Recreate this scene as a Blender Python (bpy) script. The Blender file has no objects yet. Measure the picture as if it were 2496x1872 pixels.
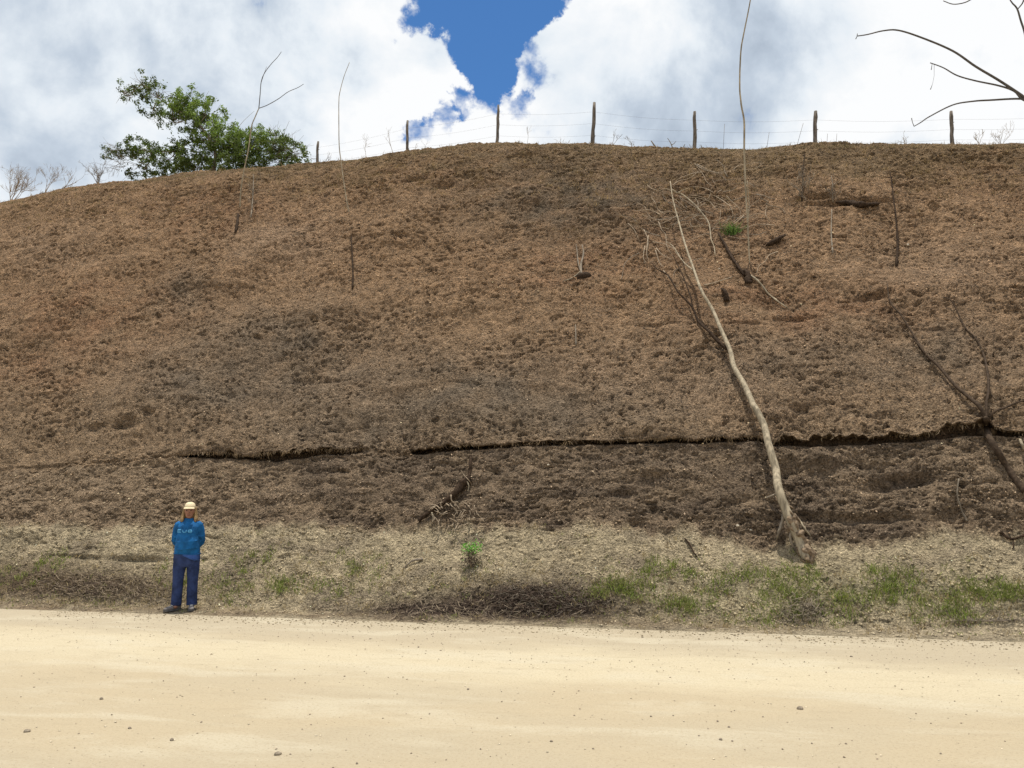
import bpy, math, random
import numpy as np
from mathutils import Vector, Matrix
random.seed(7); rng = np.random.default_rng(7)
R = math.radians
C = bpy.context.scene.collection

# ------------------------------------------------------------------ camera
F_PX = 1850.0; PW, PH = 2496.0, 1872.0
PITCH = R(8.9); CAM_H = 1.6
cam_d = bpy.data.cameras.new('camera'); cam = bpy.data.objects.new('camera', cam_d); C.objects.link(cam)
cam.location = (0, 0, CAM_H); cam.rotation_euler = (math.pi/2 + PITCH, 0, 0)
cam_d.sensor_width = 36; cam_d.lens = F_PX / PW * 36; cam_d.clip_end = 3000; cam_d.clip_start = 0.05
bpy.context.scene.camera = cam
CP, SP = math.cos(PITCH), math.sin(PITCH)

# ------------------------------------------------------------------ light
SUN_EL, SUN_AZ = R(85), R(8)              # azimuth clockwise from +Y, behind the bank
SUN = Vector((math.sin(SUN_AZ)*math.cos(SUN_EL), math.cos(SUN_AZ)*math.cos(SUN_EL), math.sin(SUN_EL)))
sd = bpy.data.lights.new('sun', 'SUN'); sd.energy = 5.0; sd.angle = R(0.53); sd.color = (1.0, 0.945, 0.835)
so = bpy.data.objects.new('sun', sd); C.objects.link(so)
so.rotation_euler = (-SUN).to_track_quat('-Z', 'Y').to_euler()
vs = bpy.context.scene.view_settings
vs.view_transform = 'Standard'; vs.look = 'None'; vs.exposure = 0.0; vs.gamma = 1.0; vs.use_curve_mapping = False

def pix_dir(px, py):
    a = (px - PW/2) / F_PX; b = (PH/2 - py) / F_PX
    return Vector((a, CP - b*SP, SP + b*CP)).normalized()

class NT:
    """tiny node helper"""
    def __init__(s, tree): s.t = tree; s.n = tree.nodes; s.l = tree.links; s.n.clear()
    def add(s, typ, ins=None, **kw):
        nd = s.n.new(typ)
        for k, v in kw.items(): setattr(nd, k, v)
        for k, v in (ins or {}).items(): s.put(nd.inputs[k], v)
        return nd
    def put(s, sock, v):
        if isinstance(v, bpy.types.NodeSocket): s.l.new(v, sock)
        elif isinstance(v, bpy.types.Node): s.l.new(v.outputs[0], sock)
        else: sock.default_value = v
    def math(s, op, a, b=0.0, c=None, clamp=False):
        nd = s.n.new('ShaderNodeMath'); nd.operation = op; nd.use_clamp = clamp
        s.put(nd.inputs[0], a); s.put(nd.inputs[1], b)
        if c is not None: s.put(nd.inputs[2], c)
        return nd.outputs[0]
    def rng(s, v, a, b, c=0.0, d=1.0, smooth=True):
        nd = s.add('ShaderNodeMapRange', {'Value': v, 'From Min': a, 'From Max': b, 'To Min': c, 'To Max': d})
        if smooth: nd.interpolation_type = 'SMOOTHSTEP'
        return nd.outputs[0]
    def mix(s, f, a, b, mode='MIX'):
        nd = s.n.new('ShaderNodeMix'); nd.data_type = 'RGBA'; nd.blend_type = mode
        s.put(nd.inputs[0], f); s.put(nd.inputs[6], a); s.put(nd.inputs[7], b)
        return nd.outputs[2]
    def noise(s, vec, scale, detail=4, rough=.5, dist=0.0, dim='3D'):
        nd = s.add('ShaderNodeTexNoise', {'Vector': vec, 'Scale': scale, 'Detail': detail, 'Roughness': rough, 'Distortion': dist})
        return nd.outputs[0]

# ------------------------------------------------------------------ sky
w = bpy.data.worlds.new('World'); bpy.context.scene.world = w; w.use_nodes = True
t = NT(w.node_tree)
sky = t.add('ShaderNodeTexSky'); sky.sky_type = 'NISHITA'; sky.sun_disc = False
sky.sun_elevation = SUN_EL; sky.sun_rotation = SUN_AZ
sky.air_density = 1.0; sky.dust_density = 0.2; sky.ozone_density = 1.5; sky.altitude = 600
gen = t.add('ShaderNodeTexCoord').outputs['Generated']
wn = t.add('ShaderNodeTexNoise', {'Vector': gen, 'Scale': 11.0, 'Detail': 7.0, 'Roughness': .62})
wv = t.add('ShaderNodeVectorMath', {0: wn.outputs['Color'], 1: (.5, .5, .5)}, operation='SUBTRACT').outputs[0]
wv = t.add('ShaderNodeVectorMath', {0: wv, 1: (.13, .13, .13)}, operation='MULTIPLY').outputs[0]
wv = t.add('ShaderNodeVectorMath', {0: wv, 1: gen}, operation='ADD').outputs[0]
warped = t.add('ShaderNodeVectorMath', {0: wv}, operation='NORMALIZE').outputs[0]
def lobe(px, py, r0, r1, amp):
    """smooth lobe round a direction; r in source pixels"""
    d = pix_dir(px, py)
    dp = t.add('ShaderNodeVectorMath', {0: warped, 1: tuple(d)}, operation='DOT_PRODUCT').outputs['Value']
    return t.rng(dp, math.cos(r1/F_PX), math.cos(r0/F_PX), 0.0, amp)
def total(vals):
    x = vals[0]
    for v in vals[1:]: x = t.math('ADD', x, v)
    return x
off1 = t.add('ShaderNodeVectorMath', {0: gen, 1: (3.1, 0.4, 7.3)}, operation='ADD').outputs[0]
off2 = t.add('ShaderNodeVectorMath', {0: off1, 1: (0.02, 0.0, 0.075)}, operation='ADD').outputs[0]
n1 = t.noise(off1, 3.6, 11, .56, .25); n2 = t.noise(off2, 3.6, 11, .56, .25)
low = t.noise(off1, 1.7, 3, .5)
fine = t.noise(off1, 11.0, 10, .60, .35)
gaps = total([lobe(1190, -110, 30, 228, -.30), lobe(1240, 40, 5, 125, -.20), lobe(1200, 130, 2, 80, -.14), lobe(1192, 190, 2, 52, -.13), lobe(1180, 235, 2, 34, -.09),
              lobe(1130, 266, 2, 46, -.13), lobe(1075, 288, 2, 46, -.13), lobe(1015, 312, 2, 48, -.12), lobe(960, 335, 2, 45, -.08), lobe(620, 290, 5, 110, -.10),
              lobe(1030, 20, 2, 100, -.16), lobe(960, 75, 2, 50, -.07), lobe(1340, 10, 2, 90, -.14), lobe(1320, 200, 5, 60, -.09), lobe(1260, 240, 5, 40, -.08),
              lobe(1900, 250, 200, 900, .20), lobe(350, 250, 300, 760, .20), lobe(1150, 385, 10, 90, .16), lobe(1020, 170, 20, 105, .13), lobe(1400, 150, 20, 150, .13)])
dens = total([n1, gaps, t.math('MULTIPLY', t.math('SUBTRACT', fine, .5), .42)])
mask = t.rng(dens, .375, .480)
mask = t.math('MULTIPLY', mask, t.rng(t.math('ADD', dens, t.math('MULTIPLY', fine, .2)), .40, .60, .75, 1.0))
rel = t.math('MULTIPLY', t.math('SUBTRACT', n2, n1), -2.1)
grey = total([lobe(150, 60, 150, 640, -.42), lobe(470, 240, 50, 420, -.16), lobe(1720, 290, 40, 260, -.26), lobe(1840, 120, 40, 230, -.08),
              lobe(1560, 330, 20, 180, -.16), lobe(1000, 180, 100, 300, .12), lobe(1450, 120, 100, 300, .15), lobe(2300, 200, 100, 500, .06)])
br = t.math('ADD', t.math('ADD', .90, rel), t.math('ADD', grey, t.math('MULTIPLY', t.math('SUBTRACT', low, .5), 1.2)))
br = t.math('ADD', br, t.math('MULTIPLY', t.math('SUBTRACT', fine, .5), .60))
ramp = t.add('ShaderNodeValToRGB', {'Fac': br})
cr = ramp.color_ramp; cr.elements[0].position = 0.1; cr.elements[0].color = (.36, .43, .53, 1)
cr.elements[1].position = 1.0; cr.elements[1].color = (.98, .99, 1.0, 1)
e = cr.elements.new(.45); e.color = (.56, .64, .74, 1)
e = cr.elements.new(.72); e.color = (.80, .86, .92, 1)
bg1 = t.add('ShaderNodeBackground', {'Color': t.mix(1.0, sky.outputs[0], (.50, .84, 1.12, 1), 'MULTIPLY'), 'Strength': 0.118})
bg2 = t.add('ShaderNodeBackground', {'Color': ramp.outputs[0], 'Strength': 1.0})
mx = t.add('ShaderNodeMixShader', {0: mask, 1: bg1.outputs[0], 2: bg2.outputs[0]})
out = t.add('ShaderNodeOutputWorld', {'Surface': mx.outputs[0]})

# ------------------------------------------------------------------ helpers
def tag(o, label=None, cat=None, group=None, kind=None):
    if label: o['label'] = label
    if cat: o['category'] = cat
    if group: o['group'] = group
    if kind: o['kind'] = kind
    return o
def empty(name, loc, label, cat, group=None, kind=None):
    o = bpy.data.objects.new(name, None); C.objects.link(o); o.location = loc
    o.empty_display_size = .2
    return tag(o, label, cat, group, kind)
def np_mesh(name, verts, faces, mat, parent=None, colors=None, smooth=False, k=None):
    """verts (n,3) array, faces (m,k) array"""
    verts = np.asarray(verts, dtype=np.float32); faces = np.asarray(faces, dtype=np.int32)
    me = bpy.data.meshes.new(name); k = faces.shape[1]
    me.vertices.add(len(verts)); me.vertices.foreach_set('co', verts.ravel())
    me.loops.add(faces.size); me.loops.foreach_set('vertex_index', faces.ravel())
    me.polygons.add(len(faces)); me.polygons.foreach_set('loop_start', np.arange(0, faces.size, k, dtype=np.int32))
    me.polygons.foreach_set('loop_total', np.full(len(faces), k, dtype=np.int32))
    if smooth: me.polygons.foreach_set('use_smooth', np.ones(len(faces), dtype=bool))
    me.update(calc_edges=True); me.validate()
    if colors is not None:
        a = me.attributes.new('tint', 'FLOAT_COLOR', 'POINT')
        c4 = np.ones((len(verts), 4), dtype=np.float32); c4[:, :3] = colors
        a.data.foreach_set('color', c4.ravel())
    me.materials.append(mat)
    o = bpy.data.objects.new(name, me); C.objects.link(o)
    if parent: o.parent = parent
    return o
class MB:
    """collects shapes, builds one mesh in world space relative to a parent's base"""
    def __init__(s): s.v = []; s.f = []
    def add(s, verts, faces):
        n = len(s.v); s.v += [tuple(x) for x in verts]; s.f += [tuple(n+i for i in f) for f in faces]
    def tube(s, pts, radii, n=7, cap=True, rough=0.0):
        pts = [Vector(p) for p in pts]
        up = Vector((0.13, 0.2, 1)).normalized(); rings = []
        x = None
        for i, p in enumerate(pts):
            tg = (pts[min(i+1, len(pts)-1)] - pts[max(i-1, 0)])
            tg = tg.normalized() if tg.length > 1e-9 else Vector((0, 0, 1))
            if x is None:
                x = tg.cross(up if abs(tg.dot(up)) < .95 else Vector((1, 0, 0))).normalized()
            else:
                x = (x - tg*x.dot(tg)).normalized()
            y = tg.cross(x); r = radii[i] if hasattr(radii, '__len__') else radii
            rings.append([p + (x*math.cos(2*math.pi*k/n) + y*math.sin(2*math.pi*k/n))*r*(1+random.uniform(-rough, rough)) for k in range(n)])
        verts = [v for rg in rings for v in rg]; faces = []
        for i in range(len(rings)-1):
            for k in range(n):
                a = i*n+k; b = i*n+(k+1) % n; faces.append((a, b, b+n, a+n))
        if cap:
            faces.append(tuple(range(n-1, -1, -1))); faces.append(tuple(range((len(rings)-1)*n, len(rings)*n)))
        s.add(verts, faces)
    def loft(s, rings):
        """rings: (cx, cy, z, rx, ry) closed"""
        n = 20; verts = []; faces = []
        for (cx, cy, z, rx, ry) in rings:
            for k in range(n):
                a = 2*math.pi*k/n; verts.append((cx+rx*math.cos(a), cy+ry*math.sin(a), z))
        for i in range(len(rings)-1):
            for k in range(n):
                a = i*n+k; b = i*n+(k+1) % n; faces.append((a, b, b+n, a+n))
        faces.append(tuple(range(n-1, -1, -1))); faces.append(tuple(range((len(rings)-1)*n, len(rings)*n)))
        s.add(verts, faces)
    def ball(s, c, r, n=10, m=7, jit=0.0, rot=None):
        c = Vector(c); r = Vector(r) if hasattr(r, '__len__') else Vector((r, r, r))
        verts = []; faces = []
        for i in range(m+1):
            th = math.pi*i/m
            for k in range(n):
                a = 2*math.pi*k/n; j = 1+random.uniform(-jit, jit)
                p = Vector((r.x*math.sin(th)*math.cos(a), r.y*math.sin(th)*math.sin(a), r.z*math.cos(th)))*j
                if rot: p = rot @ p
                verts.append(c+p)
        for i in range(m):
            for k in range(n):
                a = i*n+k; b = i*n+(k+1) % n
                faces.append((a, a+n, b+n, b))
        s.add(verts, faces)
    def build(s, name, mat, parent=None, smooth=True, local=False):
        base = Vector(parent.location) if (parent and not local) else Vector((0, 0, 0))
        me = bpy.data.meshes.new(name)
        me.from_pydata([tuple(Vector(v)-base) for v in s.v], [], s.f)
        if smooth:
            for p in me.polygons: p.use_smooth = True
        me.materials.append(mat); me.update()
        o = bpy.data.objects.new(name, me); C.objects.link(o)
        if parent: o.parent = parent
        return o
def spline(pts, n=6):
    """catmull-rom through tuples of any length"""
    P = [np.array(p, float) for p in pts]; P = [2*P[0]-P[1]] + P + [2*P[-1]-P[-2]]; outp = []
    for i in range(1, len(P)-2):
        for k in range(n):
            u = k/n; p0, p1, p2, p3 = P[i-1:i+3]
            outp.append(.5*((2*p1)+(-p0+p2)*u+(2*p0-5*p1+4*p2-p3)*u*u+(-p0+3*p1-3*p2+p3)*u**3))
    outp.append(P[-2]); return outp

# ------------------------------------------------------------------ noise in numpy
_perm = np.random.default_rng(3).permutation(256); _perm = np.concatenate([_perm, _perm, _perm])
_ang = np.random.default_rng(5).uniform(0, 2*np.pi, 256); _gx, _gy = np.cos(_ang), np.sin(_ang)
def gnoise(x, y, seed=0):
    xi = np.floor(x).astype(np.int64); yi = np.floor(y).astype(np.int64); xf = x-xi; yf = y-yi
    def g(ix, iy, dx, dy):
        h = _perm[(_perm[(ix+seed*17) & 255] + (iy+seed*31)) & 255]
        return _gx[h]*dx + _gy[h]*dy
    u = xf*xf*xf*(xf*(xf*6-15)+10); v = yf*yf*yf*(yf*(yf*6-15)+10)
    a = g(xi, yi, xf, yf); b = g(xi+1, yi, xf-1, yf); c = g(xi, yi+1, xf, yf-1); d = g(xi+1, yi+1, xf-1, yf-1)
    return 1.5*((a*(1-u)+b*u)*(1-v)+(c*(1-u)+d*u)*v)
def fbm(x, y, o=4, seed=0, rough=.5):
    s = 0; a = 1
    for i in range(o): s = s + a*gnoise(x*2**i, y*2**i, seed+i); a *= rough
    return s
_wx = np.random.default_rng(8).random(256); _wy = np.random.default_rng(9).random(256); _wr = np.random.default_rng(10).random(256)
def worley(x, y, seed=0):
    xi = np.floor(x).astype(np.int64); yi = np.floor(y).astype(np.int64)
    best = np.full(x.shape, 9.0); bid = np.zeros(x.shape)
    for dx in (-1, 0, 1):
        for dy in (-1, 0, 1):
            h = _perm[(_perm[(xi+dx+seed*13) & 255] + yi+dy+seed*7) & 255]
            d = (xi+dx+_wx[h]-x)**2 + (yi+dy+_wy[h]-y)**2
            m = d < best; best = np.where(m, d, best); bid = np.where(m, _wr[h], bid)
    return np.sqrt(best), bid
def sstep(x, a, b):
    tt = np.clip((x-a)/(b-a), 0, 1); return tt*tt*(3-2*tt)

# ------------------------------------------------------------------ materials
def new_mat(name):
    m = bpy.data.materials.new(name); m.use_nodes = True; return m, NT(m.node_tree)
def finish(nt, col, rough=.9, bump=None, bd=.02, bs=.6, spec=.2, trans=None):
    b = nt.add('ShaderNodeBsdfPrincipled', {'Base Color': col, 'Roughness': rough, 'Specular IOR Level': spec})
    if bump is not None:
        bn = nt.add('ShaderNodeBump', {'Height': bump, 'Distance': bd, 'Strength': bs}); nt.l.new(bn.outputs[0], b.inputs['Normal'])
    sh = b.outputs[0]
    if trans is not None:
        tr = nt.add('ShaderNodeBsdfTranslucent', {'Color': trans}); sh = nt.add('ShaderNodeMixShader', {0: .35, 1: sh, 2: tr.outputs[0]}).outputs[0]
    nt.add('ShaderNodeOutputMaterial', {'Surface': sh})
def simple(name, col, var=.25, scale=20, rough=.85, bump=.01, stretch=(1, 1, 1), spec=.2, col2=None):
    m, n = new_mat(name)
    oc = n.add('ShaderNodeTexCoord').outputs['Object']
    mp = n.add('ShaderNodeMapping', {'Vector': oc, 'Scale': stretch}).outputs[0]
    ns = n.noise(mp, scale, 5, .6)
    c1 = tuple(c*(1-var) for c in col)+(1,); c2 = tuple(min(1, c*(1+var)) for c in (col2 or col))+(1,)
    cc = n.mix(n.rng(ns, .3, .7), c1, c2)
    finish(n, cc, rough, ns, bump, .7, spec)
    return m
def tint_mat(name, rough=.9, var=.3, scale=30, trans=False, bump=0.0, spec=.15):
    m, n = new_mat(name)
    a = n.add('ShaderNodeAttribute', attribute_name='tint').outputs['Color']
    oc = n.add('ShaderNodeTexCoord').outputs['Object']
    ns = n.noise(oc, scale, 4, .6)
    cc = n.mix(1.0, a, n.add('ShaderNodeCombineColor', {0: n.rng(ns, .3, .7, 1-var, 1+var), 1: n.rng(ns, .3, .7, 1-var, 1+var), 2: n.rng(ns, .3, .7, 1-var, 1+var)}).outputs[0], 'MULTIPLY')
    finish(n, cc, rough, ns if bump else None, bump or .01, .6, spec, trans=cc if trans else None)
    return m

# bank soil: the zone colour is the 'tint' attribute, grain and crumbs come from noise
M_soil, n = new_mat('bank_soil')
att = n.add('ShaderNodeAttribute', attribute_name='tint').outputs['Color']
oc = n.add('ShaderNodeTexCoord').outputs['Object']
na = n.noise(oc, 9, 6, .62); nb = n.noise(oc, 34, 6, .68); nc = n.noise(oc, 85, 3, .6)
vor = n.add('ShaderNodeTexVoronoi', {'Vector': oc, 'Scale': 26.0, 'Randomness': 1.0})
val = n.math('ADD', n.rng(na, .32, .68, .70, 1.20), n.math('MULTIPLY', n.math('SUBTRACT', nb, .5), 2.8))
val = n.math('MAXIMUM', n.math('MULTIPLY', val, n.rng(nc, .3, .7, .65, 1.35)), .12)
vcol = n.add('ShaderNodeCombineColor', {0: val, 1: val, 2: val}).outputs[0]
cc = n.mix(1.0, att, vcol, 'MULTIPLY')
pale = n.rng(n.noise(oc, 40, 2, .5), .60, .66)
soft = n.rng(n.add('ShaderNodeRGBToBW', {'Color': att}).outputs[0], .20, .36, 1.0, .32)
dark2 = n.math('MULTIPLY', soft, n.rng(n.noise(oc, 13, 5, .68), .56, .61))
cc = n.mix(n.math('MULTIPLY', dark2, .55), cc, (.060, .044, .032, 1))
dark = n.math('MULTIPLY', n.rng(n.noise(oc, 27, 4, .62), .54, .60), n.rng(n.noise(oc, 1.6, 4, .6), .38, .60, .30, 1.0))
cc = n.mix(n.math('MULTIPLY', n.math('MULTIPLY', dark, soft), .82), cc, (.035, .027, .021, 1))
cc = n.mix(n.math('MULTIPLY', pale, .45), cc, (.36, .29, .21, 1))
h = n.math('ADD', n.math('MULTIPLY', nb, 1.0), n.math('ADD', n.math('MULTIPLY', nc, .35), n.math('MULTIPLY', vor.outputs['Distance'], -.5)))
finish(n, cc, .95, h, .09, 1.0, .1)

def on_ground(px, py):
    d = pix_dir(px, py); k = -CAM_H/d.z; return Vector((d.x*k, d.y*k, 0))
eL, eR = on_ground(0, 1487), on_ground(2496, 1570)
T = (eR-eL).normalized(); N = Vector((-T.y, T.x, 0)); D0 = N.dot(eL); ROAD_EDGE = D0    # road edge line: N.P = D0
# road: pale compacted sand with wheel-worn bands
M_road, n = new_mat('road_sand')
oc = n.add('ShaderNodeTexCoord').outputs['Object']
st = n.add('ShaderNodeMapping', {'Vector': oc, 'Scale': (.26, .62, 1), 'Rotation': (0, 0, 0)}).outputs[0]
st2 = n.add('ShaderNodeMapping', {'Vector': oc, 'Scale': (.5, 1.5, 1)}).outputs[0]
b1 = n.noise(st, 1.3, 4, .5, .6); b2 = n.noise(st2, 1.1, 5, .6, .4); b3 = n.noise(oc, 45, 5, .7); b4 = n.noise(oc, 160, 3, .7)
sy = n.add('ShaderNodeSeparateXYZ', {'Vector': oc}).outputs['Y']
vv_ = n.math('ADD', n.math('SUBTRACT', sy, ROAD_EDGE), n.math('MULTIPLY', n.math('SUBTRACT', n.noise(st, 1.0, 4, .6), .5), 2.6))
edge_b = n.rng(vv_, -2.1, -.7); mid_b = n.math('MULTIPLY', n.rng(vv_, -3.6, -2.6), n.rng(vv_, -1.9, -1.1, 1, 0))
c0 = n.mix(n.rng(b1, .36, .66, 0, 1), (.425, .355, .245, 1), (.410, .350, .250, 1))
c0 = n.mix(n.math('MULTIPLY', mid_b, .8), c0, (.520, .455, .325, 1))
c0 = n.mix(n.math('MULTIPLY', edge_b, .7), c0, (.385, .333, .248, 1))
c0 = n.mix(n.rng(b2, .48, .66, 0, .55), c0, (.51, .46, .35, 1))
c0 = n.mix(n.rng(n.noise(st2, 4.5, 6, .68), .52, .66, 0, .28), c0, (.34, .285, .20, 1))
c0 = n.mix(n.rng(b3, .48, .66, 0, .5), c0, (.33, .26, .17, 1))
c0 = n.mix(n.rng(b4, .56, .66, 0, .45), c0, (.27, .21, .14, 1))
c0 = n.mix(n.rng(n.noise(oc, 38, 3, .6), .66, .70, 0, .7), c0, (.20, .16, .11, 1))
finish(n, c0, .92, n.math('ADD', n.math('MULTIPLY', n.noise(st2, 3.0, 4, .6), 2.5), n.math('ADD', b3, n.math('MULTIPLY', b4, .5))), .018, .7, .15)

M_flake = tint_mat('dry_leaf_litter', .85, .2, 60)
M_clod = tint_mat('soil_clod', .95, .25, 45, bump=.01)
M_leaf = tint_mat('green_leaf', .55, .25, 3, trans=True, spec=.35)
M_blade = tint_mat('grass_blade', .7, .2, 15, trans=True)
M_pale = simple('pale_bark', (.30, .25, .175), .42, 11, stretch=(2, 2, .35), bump=.01)
M_bark = simple('grey_bark', (.20, .165, .125), .35, 18, stretch=(1, 1, .3))
M_dark = simple('charred_wood', (.042, .028, .019), .5, 25, spec=.05)
M_twig = simple('dry_twig', (.30, .235, .165), .35, 20)
M_skytwig = simple('dark_branch_bark', (.085, .075, .065), .3, 20)
M_post = simple('weathered_post', (.095, .078, .062), .45, 14, stretch=(3, 3, .4), bump=.02, col2=(.16, .135, .11))
M_wire = simple('rusty_wire', (.16, .13, .11), .2, 30)
M_stone = simple('dark_stone', (.24, .20, .15), .35, 30)
M_shadowlimb = simple('shadow_limb_brown', (.058, .040, .027), .4, 20, spec=.08)  # dark brown for the branch shadows modelled as limbs
M_rootsoil = simple('root_soil', (.20, .145, .095), .5, 22, bump=.03)
M_palestone = simple('pale_stone', (.48, .42, .33), .2, 30)

# ------------------------------------------------------------------ the lie of the land
def on_ground(px, py):
    d = pix_dir(px, py); k = -CAM_H/d.z; return Vector((d.x*k, d.y*k, 0))
eL, eR = on_ground(0, 1487), on_ground(2496, 1570)
T = (eR-eL).normalized(); N = Vector((-T.y, T.x, 0)); D0 = N.dot(eL)     # road edge line: N.P = D0
nx, ny = N.x, N.y
def project(x, y, z):
    h = z-CAM_H; dp = y*CP+h*SP; dp = np.where(dp < .1, .1, dp)
    return PW/2+F_PX*x/dp, PH/2-F_PX*(-y*SP+h*CP)/dp
def z_for_row(x, y, xs, ys):
    """height at plan point (x,y) that puts it on the traced row"""
    h = np.zeros_like(x)
    for _ in range(6):
        px, _py = project(x, y, h+CAM_H)
        k = (PH/2-np.interp(px, xs, ys))/F_PX
        h = y*(SP+k*CP)/(CP-k*SP)
    return h+CAM_H
def arr(s): a = np.array(s, float); return a[:, 0], a[:, 1]
CREST = arr([(-100,520),(0,495),(60,483),(150,461),(240,450),(330,440),(450,425),(560,414),(680,405),(770,399),(850,388),(950,376),(1050,362),(1150,350),(1250,347),(1350,350),(1450,352),(1560,360),(1650,362),(1850,360),(1930,356),(1960,352),(2100,353),(2300,353),(2496,352),(2600,352)])
CRACKB = arr([(-100,1150),(0,1146),(300,1125),(440,1118),(560,1121),(680,1127),(760,1112),(900,1100),(1020,1110),(1100,1102),(1240,1092),(1330,1085),(1500,1085),(1640,1083),(1750,1081),(1850,1076),(1890,1089),(2000,1089),(2120,1083),(2240,1075),(2340,1063),(2420,1060),(2496,1067),(2600,1070)])
CRACKO = arr([(425,0),(455,12),(500,20),(560,20),(600,16),(680,30),(760,20),(830,13),(870,6),(900,0),(1000,0),(1020,20),(1100,20),(1160,15),(1240,7),(1330,9),(1500,14),(1700,16),(1850,14),(1872,7),(1900,24),(2040,26),(2100,24),(2250,16),(2330,30),(2400,34),(2440,16),(2496,10)])
BASE = arr([(-100,1284),(0,1284),(150,1282),(400,1284),(600,1276),(850,1290),(1000,1284),(1300,1285),(1500,1290),(1700,1302),(1870,1333),(2000,1330),(2150,1325),(2330,1285),(2420,1300),(2496,1322),(2600,1330)])

# columns fan out round the viewing place so that detail is even; coarse to both sides
tl = np.tan
dense = np.arctan(np.linspace(-.77, .77, 1060))
phi_n = math.atan2(nx, ny)
left = phi_n - R(84) ; right = phi_n + R(84)
phi = np.concatenate([np.linspace(left, dense[0], 61)[:-1], dense, np.linspace(dense[-1], right, 61)[1:]])
sph, cph = np.sin(phi), np.cos(phi)
def plan(v):       # v per column -> x, y
    r = (D0+v)/(nx*sph+ny*cph); return r*sph, r*cph
inside = (phi >= dense[0]) & (phi <= dense[-1])
def hold(z):       # outside the view the bank simply goes on at the height it had
    i0 = np.argmax(inside); i1 = len(phi)-1-np.argmax(inside[::-1])
    z = z.copy(); z[:i0] = z[i0]; z[i1+1:] = z[i1]; return z
V_BASE, V_CRACK, V_CREST = 1.72, 2.5, 8.6
one = np.ones_like(phi)
zb = hold(z_for_row(*plan(V_BASE*one), *BASE)); zc = hold(z_for_row(*plan(V_CRACK*one), *CRACKB)); xq_, _ = plan(V_CRACK*one); zc = zc+.022*gnoise(xq_/.35, xq_*0+2, 7)
zt = hold(z_for_row(*plan(V_CREST*one), *CREST))
xc, yc = plan(V_CRACK*one); pxc, _ = project(xc, yc, zc); opn = np.interp(pxc, *CRACKO)*np.where(inside, 1, 0)
opn = .85*opn*np.maximum(.7, 1+.5*gnoise(pxc/45., pxc*0, 4)+.35*gnoise(pxc/19., pxc*0+3, 6))*np.where(opn > 3, 1, .6)
gap = opn/F_PX*np.hypot(xc, yc); cs = np.clip(opn/12, 0, 1)
H = zt-zc
knots = [  # (v, z, rows to the next knot)
    (-.25*one, -.06*one, 6), (0*one, -.01*one, 40), (.62*one, .045*one, 60), (1.25*one, .60*zb, 55),
    (V_BASE*one-.03, zb-.03, 8), (V_BASE*one+.06, zb+.10, 46), (2.06*one, zb+.47*(zc-zb), 46), (V_CRACK*one-.02, zc-.02, 6),
    (V_CRACK*one+.03*one, zc+.005, 10), (V_CRACK+.02+.38*cs, zc-.02*cs+.02*(1-cs), 10), (V_CRACK+.03+.36*cs, zc+.8*gap+.04*(1-cs), 10),
    (V_CRACK+.02-.05*cs, zc+gap+.05*(1-cs), 8), (V_CRACK+.06+.0*one, zc+gap+.12, 100), (V_CRACK+1.75, zc+.30*H, 90),
    (V_CRACK+3.2, zc+.555*H, 85), (V_CRACK+4.6, zc+.80*H, 60), (V_CREST-.75, zt-.062*H, 32), (V_CREST-.28, zt-.016*H, 16),
    (V_CREST*one, zt, 10), (V_CREST+.6, zt-.03, 10), (V_CREST+6, zt-.9, 6), (V_CREST+30, zt-5.5, 5), (V_CREST+160, zt-8.5, 0)]
knots = [(v*one, z*one, k) for v, z, k in knots]
Vr, Zr = [], []
for i, (v, z, nr) in enumerate(knots[:-1]):
    v2, z2, _ = knots[i+1]
    for k in range(nr):
        u = k/nr; Vr.append(v*(1-u)+v2*u); Zr.append(z*(1-u)+z2*u)
Vr.append(knots[-1][0]); Zr.append(knots[-1][1])
V = np.array(Vr); Z = np.array(Zr)
nrow, ncol = V.shape
# round the corners of the profile a little, not at the crack
s0 = 6+40+60+55; crack_a = s0+8+46+46
Vs, Zs = V.copy(), Z.copy()
for _ in range(30):
    for A in (Vs, Zs): A[1:-1] = .25*A[:-2]+.5*A[1:-1]+.25*A[2:]
rowi = np.arange(nrow)[:, None]
wgt = np.clip(np.minimum(np.abs(rowi-(crack_a+22))-24, 16)/16., 0, 1)*one; wgt = 1-(1-wgt)*np.clip(cs*1.4, 0, 1)[None, :]; wgt[:8] = 0; wgt[-24:] = 0
V = V*(1-wgt)+Vs*wgt; Z = Z*(1-wgt)+Zs*wgt
r = (D0+V)/(nx*sph+ny*cph); X = r*sph; Y = r*cph
U = T.x*X+T.y*Y
Wc = np.cumsum(np.concatenate([np.zeros((1, ncol)), np.hypot(np.diff(V, axis=0), np.diff(Z, axis=0))]), axis=0)
W = Wc - Wc[0]
Wg = W.copy(); W = np.where(rowi*one < s0, .75*V+.75*Z, 0)+np.where(rowi*one >= s0, .75*V+.75*Z, 0)   # a smooth coordinate up the bank
dV = np.gradient(V, axis=0); dZ = np.gradient(Z, axis=0); ln = np.hypot(dV, dZ)+1e-9
Nv, Nz = -dZ/ln, dV/ln                      # outward normal in the (N, up) plane
PX, PY = project(X, Y, Z)
mupper = sstep(rowi*one, crack_a+34, crack_a+44)*cs+sstep(rowi*one, crack_a-6, crack_a+2)*(1-cs)
jb = 12*gnoise(T.x*X/.5+T.y*Y/.5, X*0+2, 90)+6*gnoise(T.x*X/.15, X*0+5, 91)
mface = sstep(rowi*one+jb, s0-10, s0+12)*(1-sstep(rowi*one, crack_a-2, crack_a+4))
mverge = sstep(rowi*one, 6, 60)*(1-sstep(rowi*one+jb, s0-8, s0+10))
mcrack = np.exp(-((rowi-(crack_a+20))/12.)**2)*cs[None, :]
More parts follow.
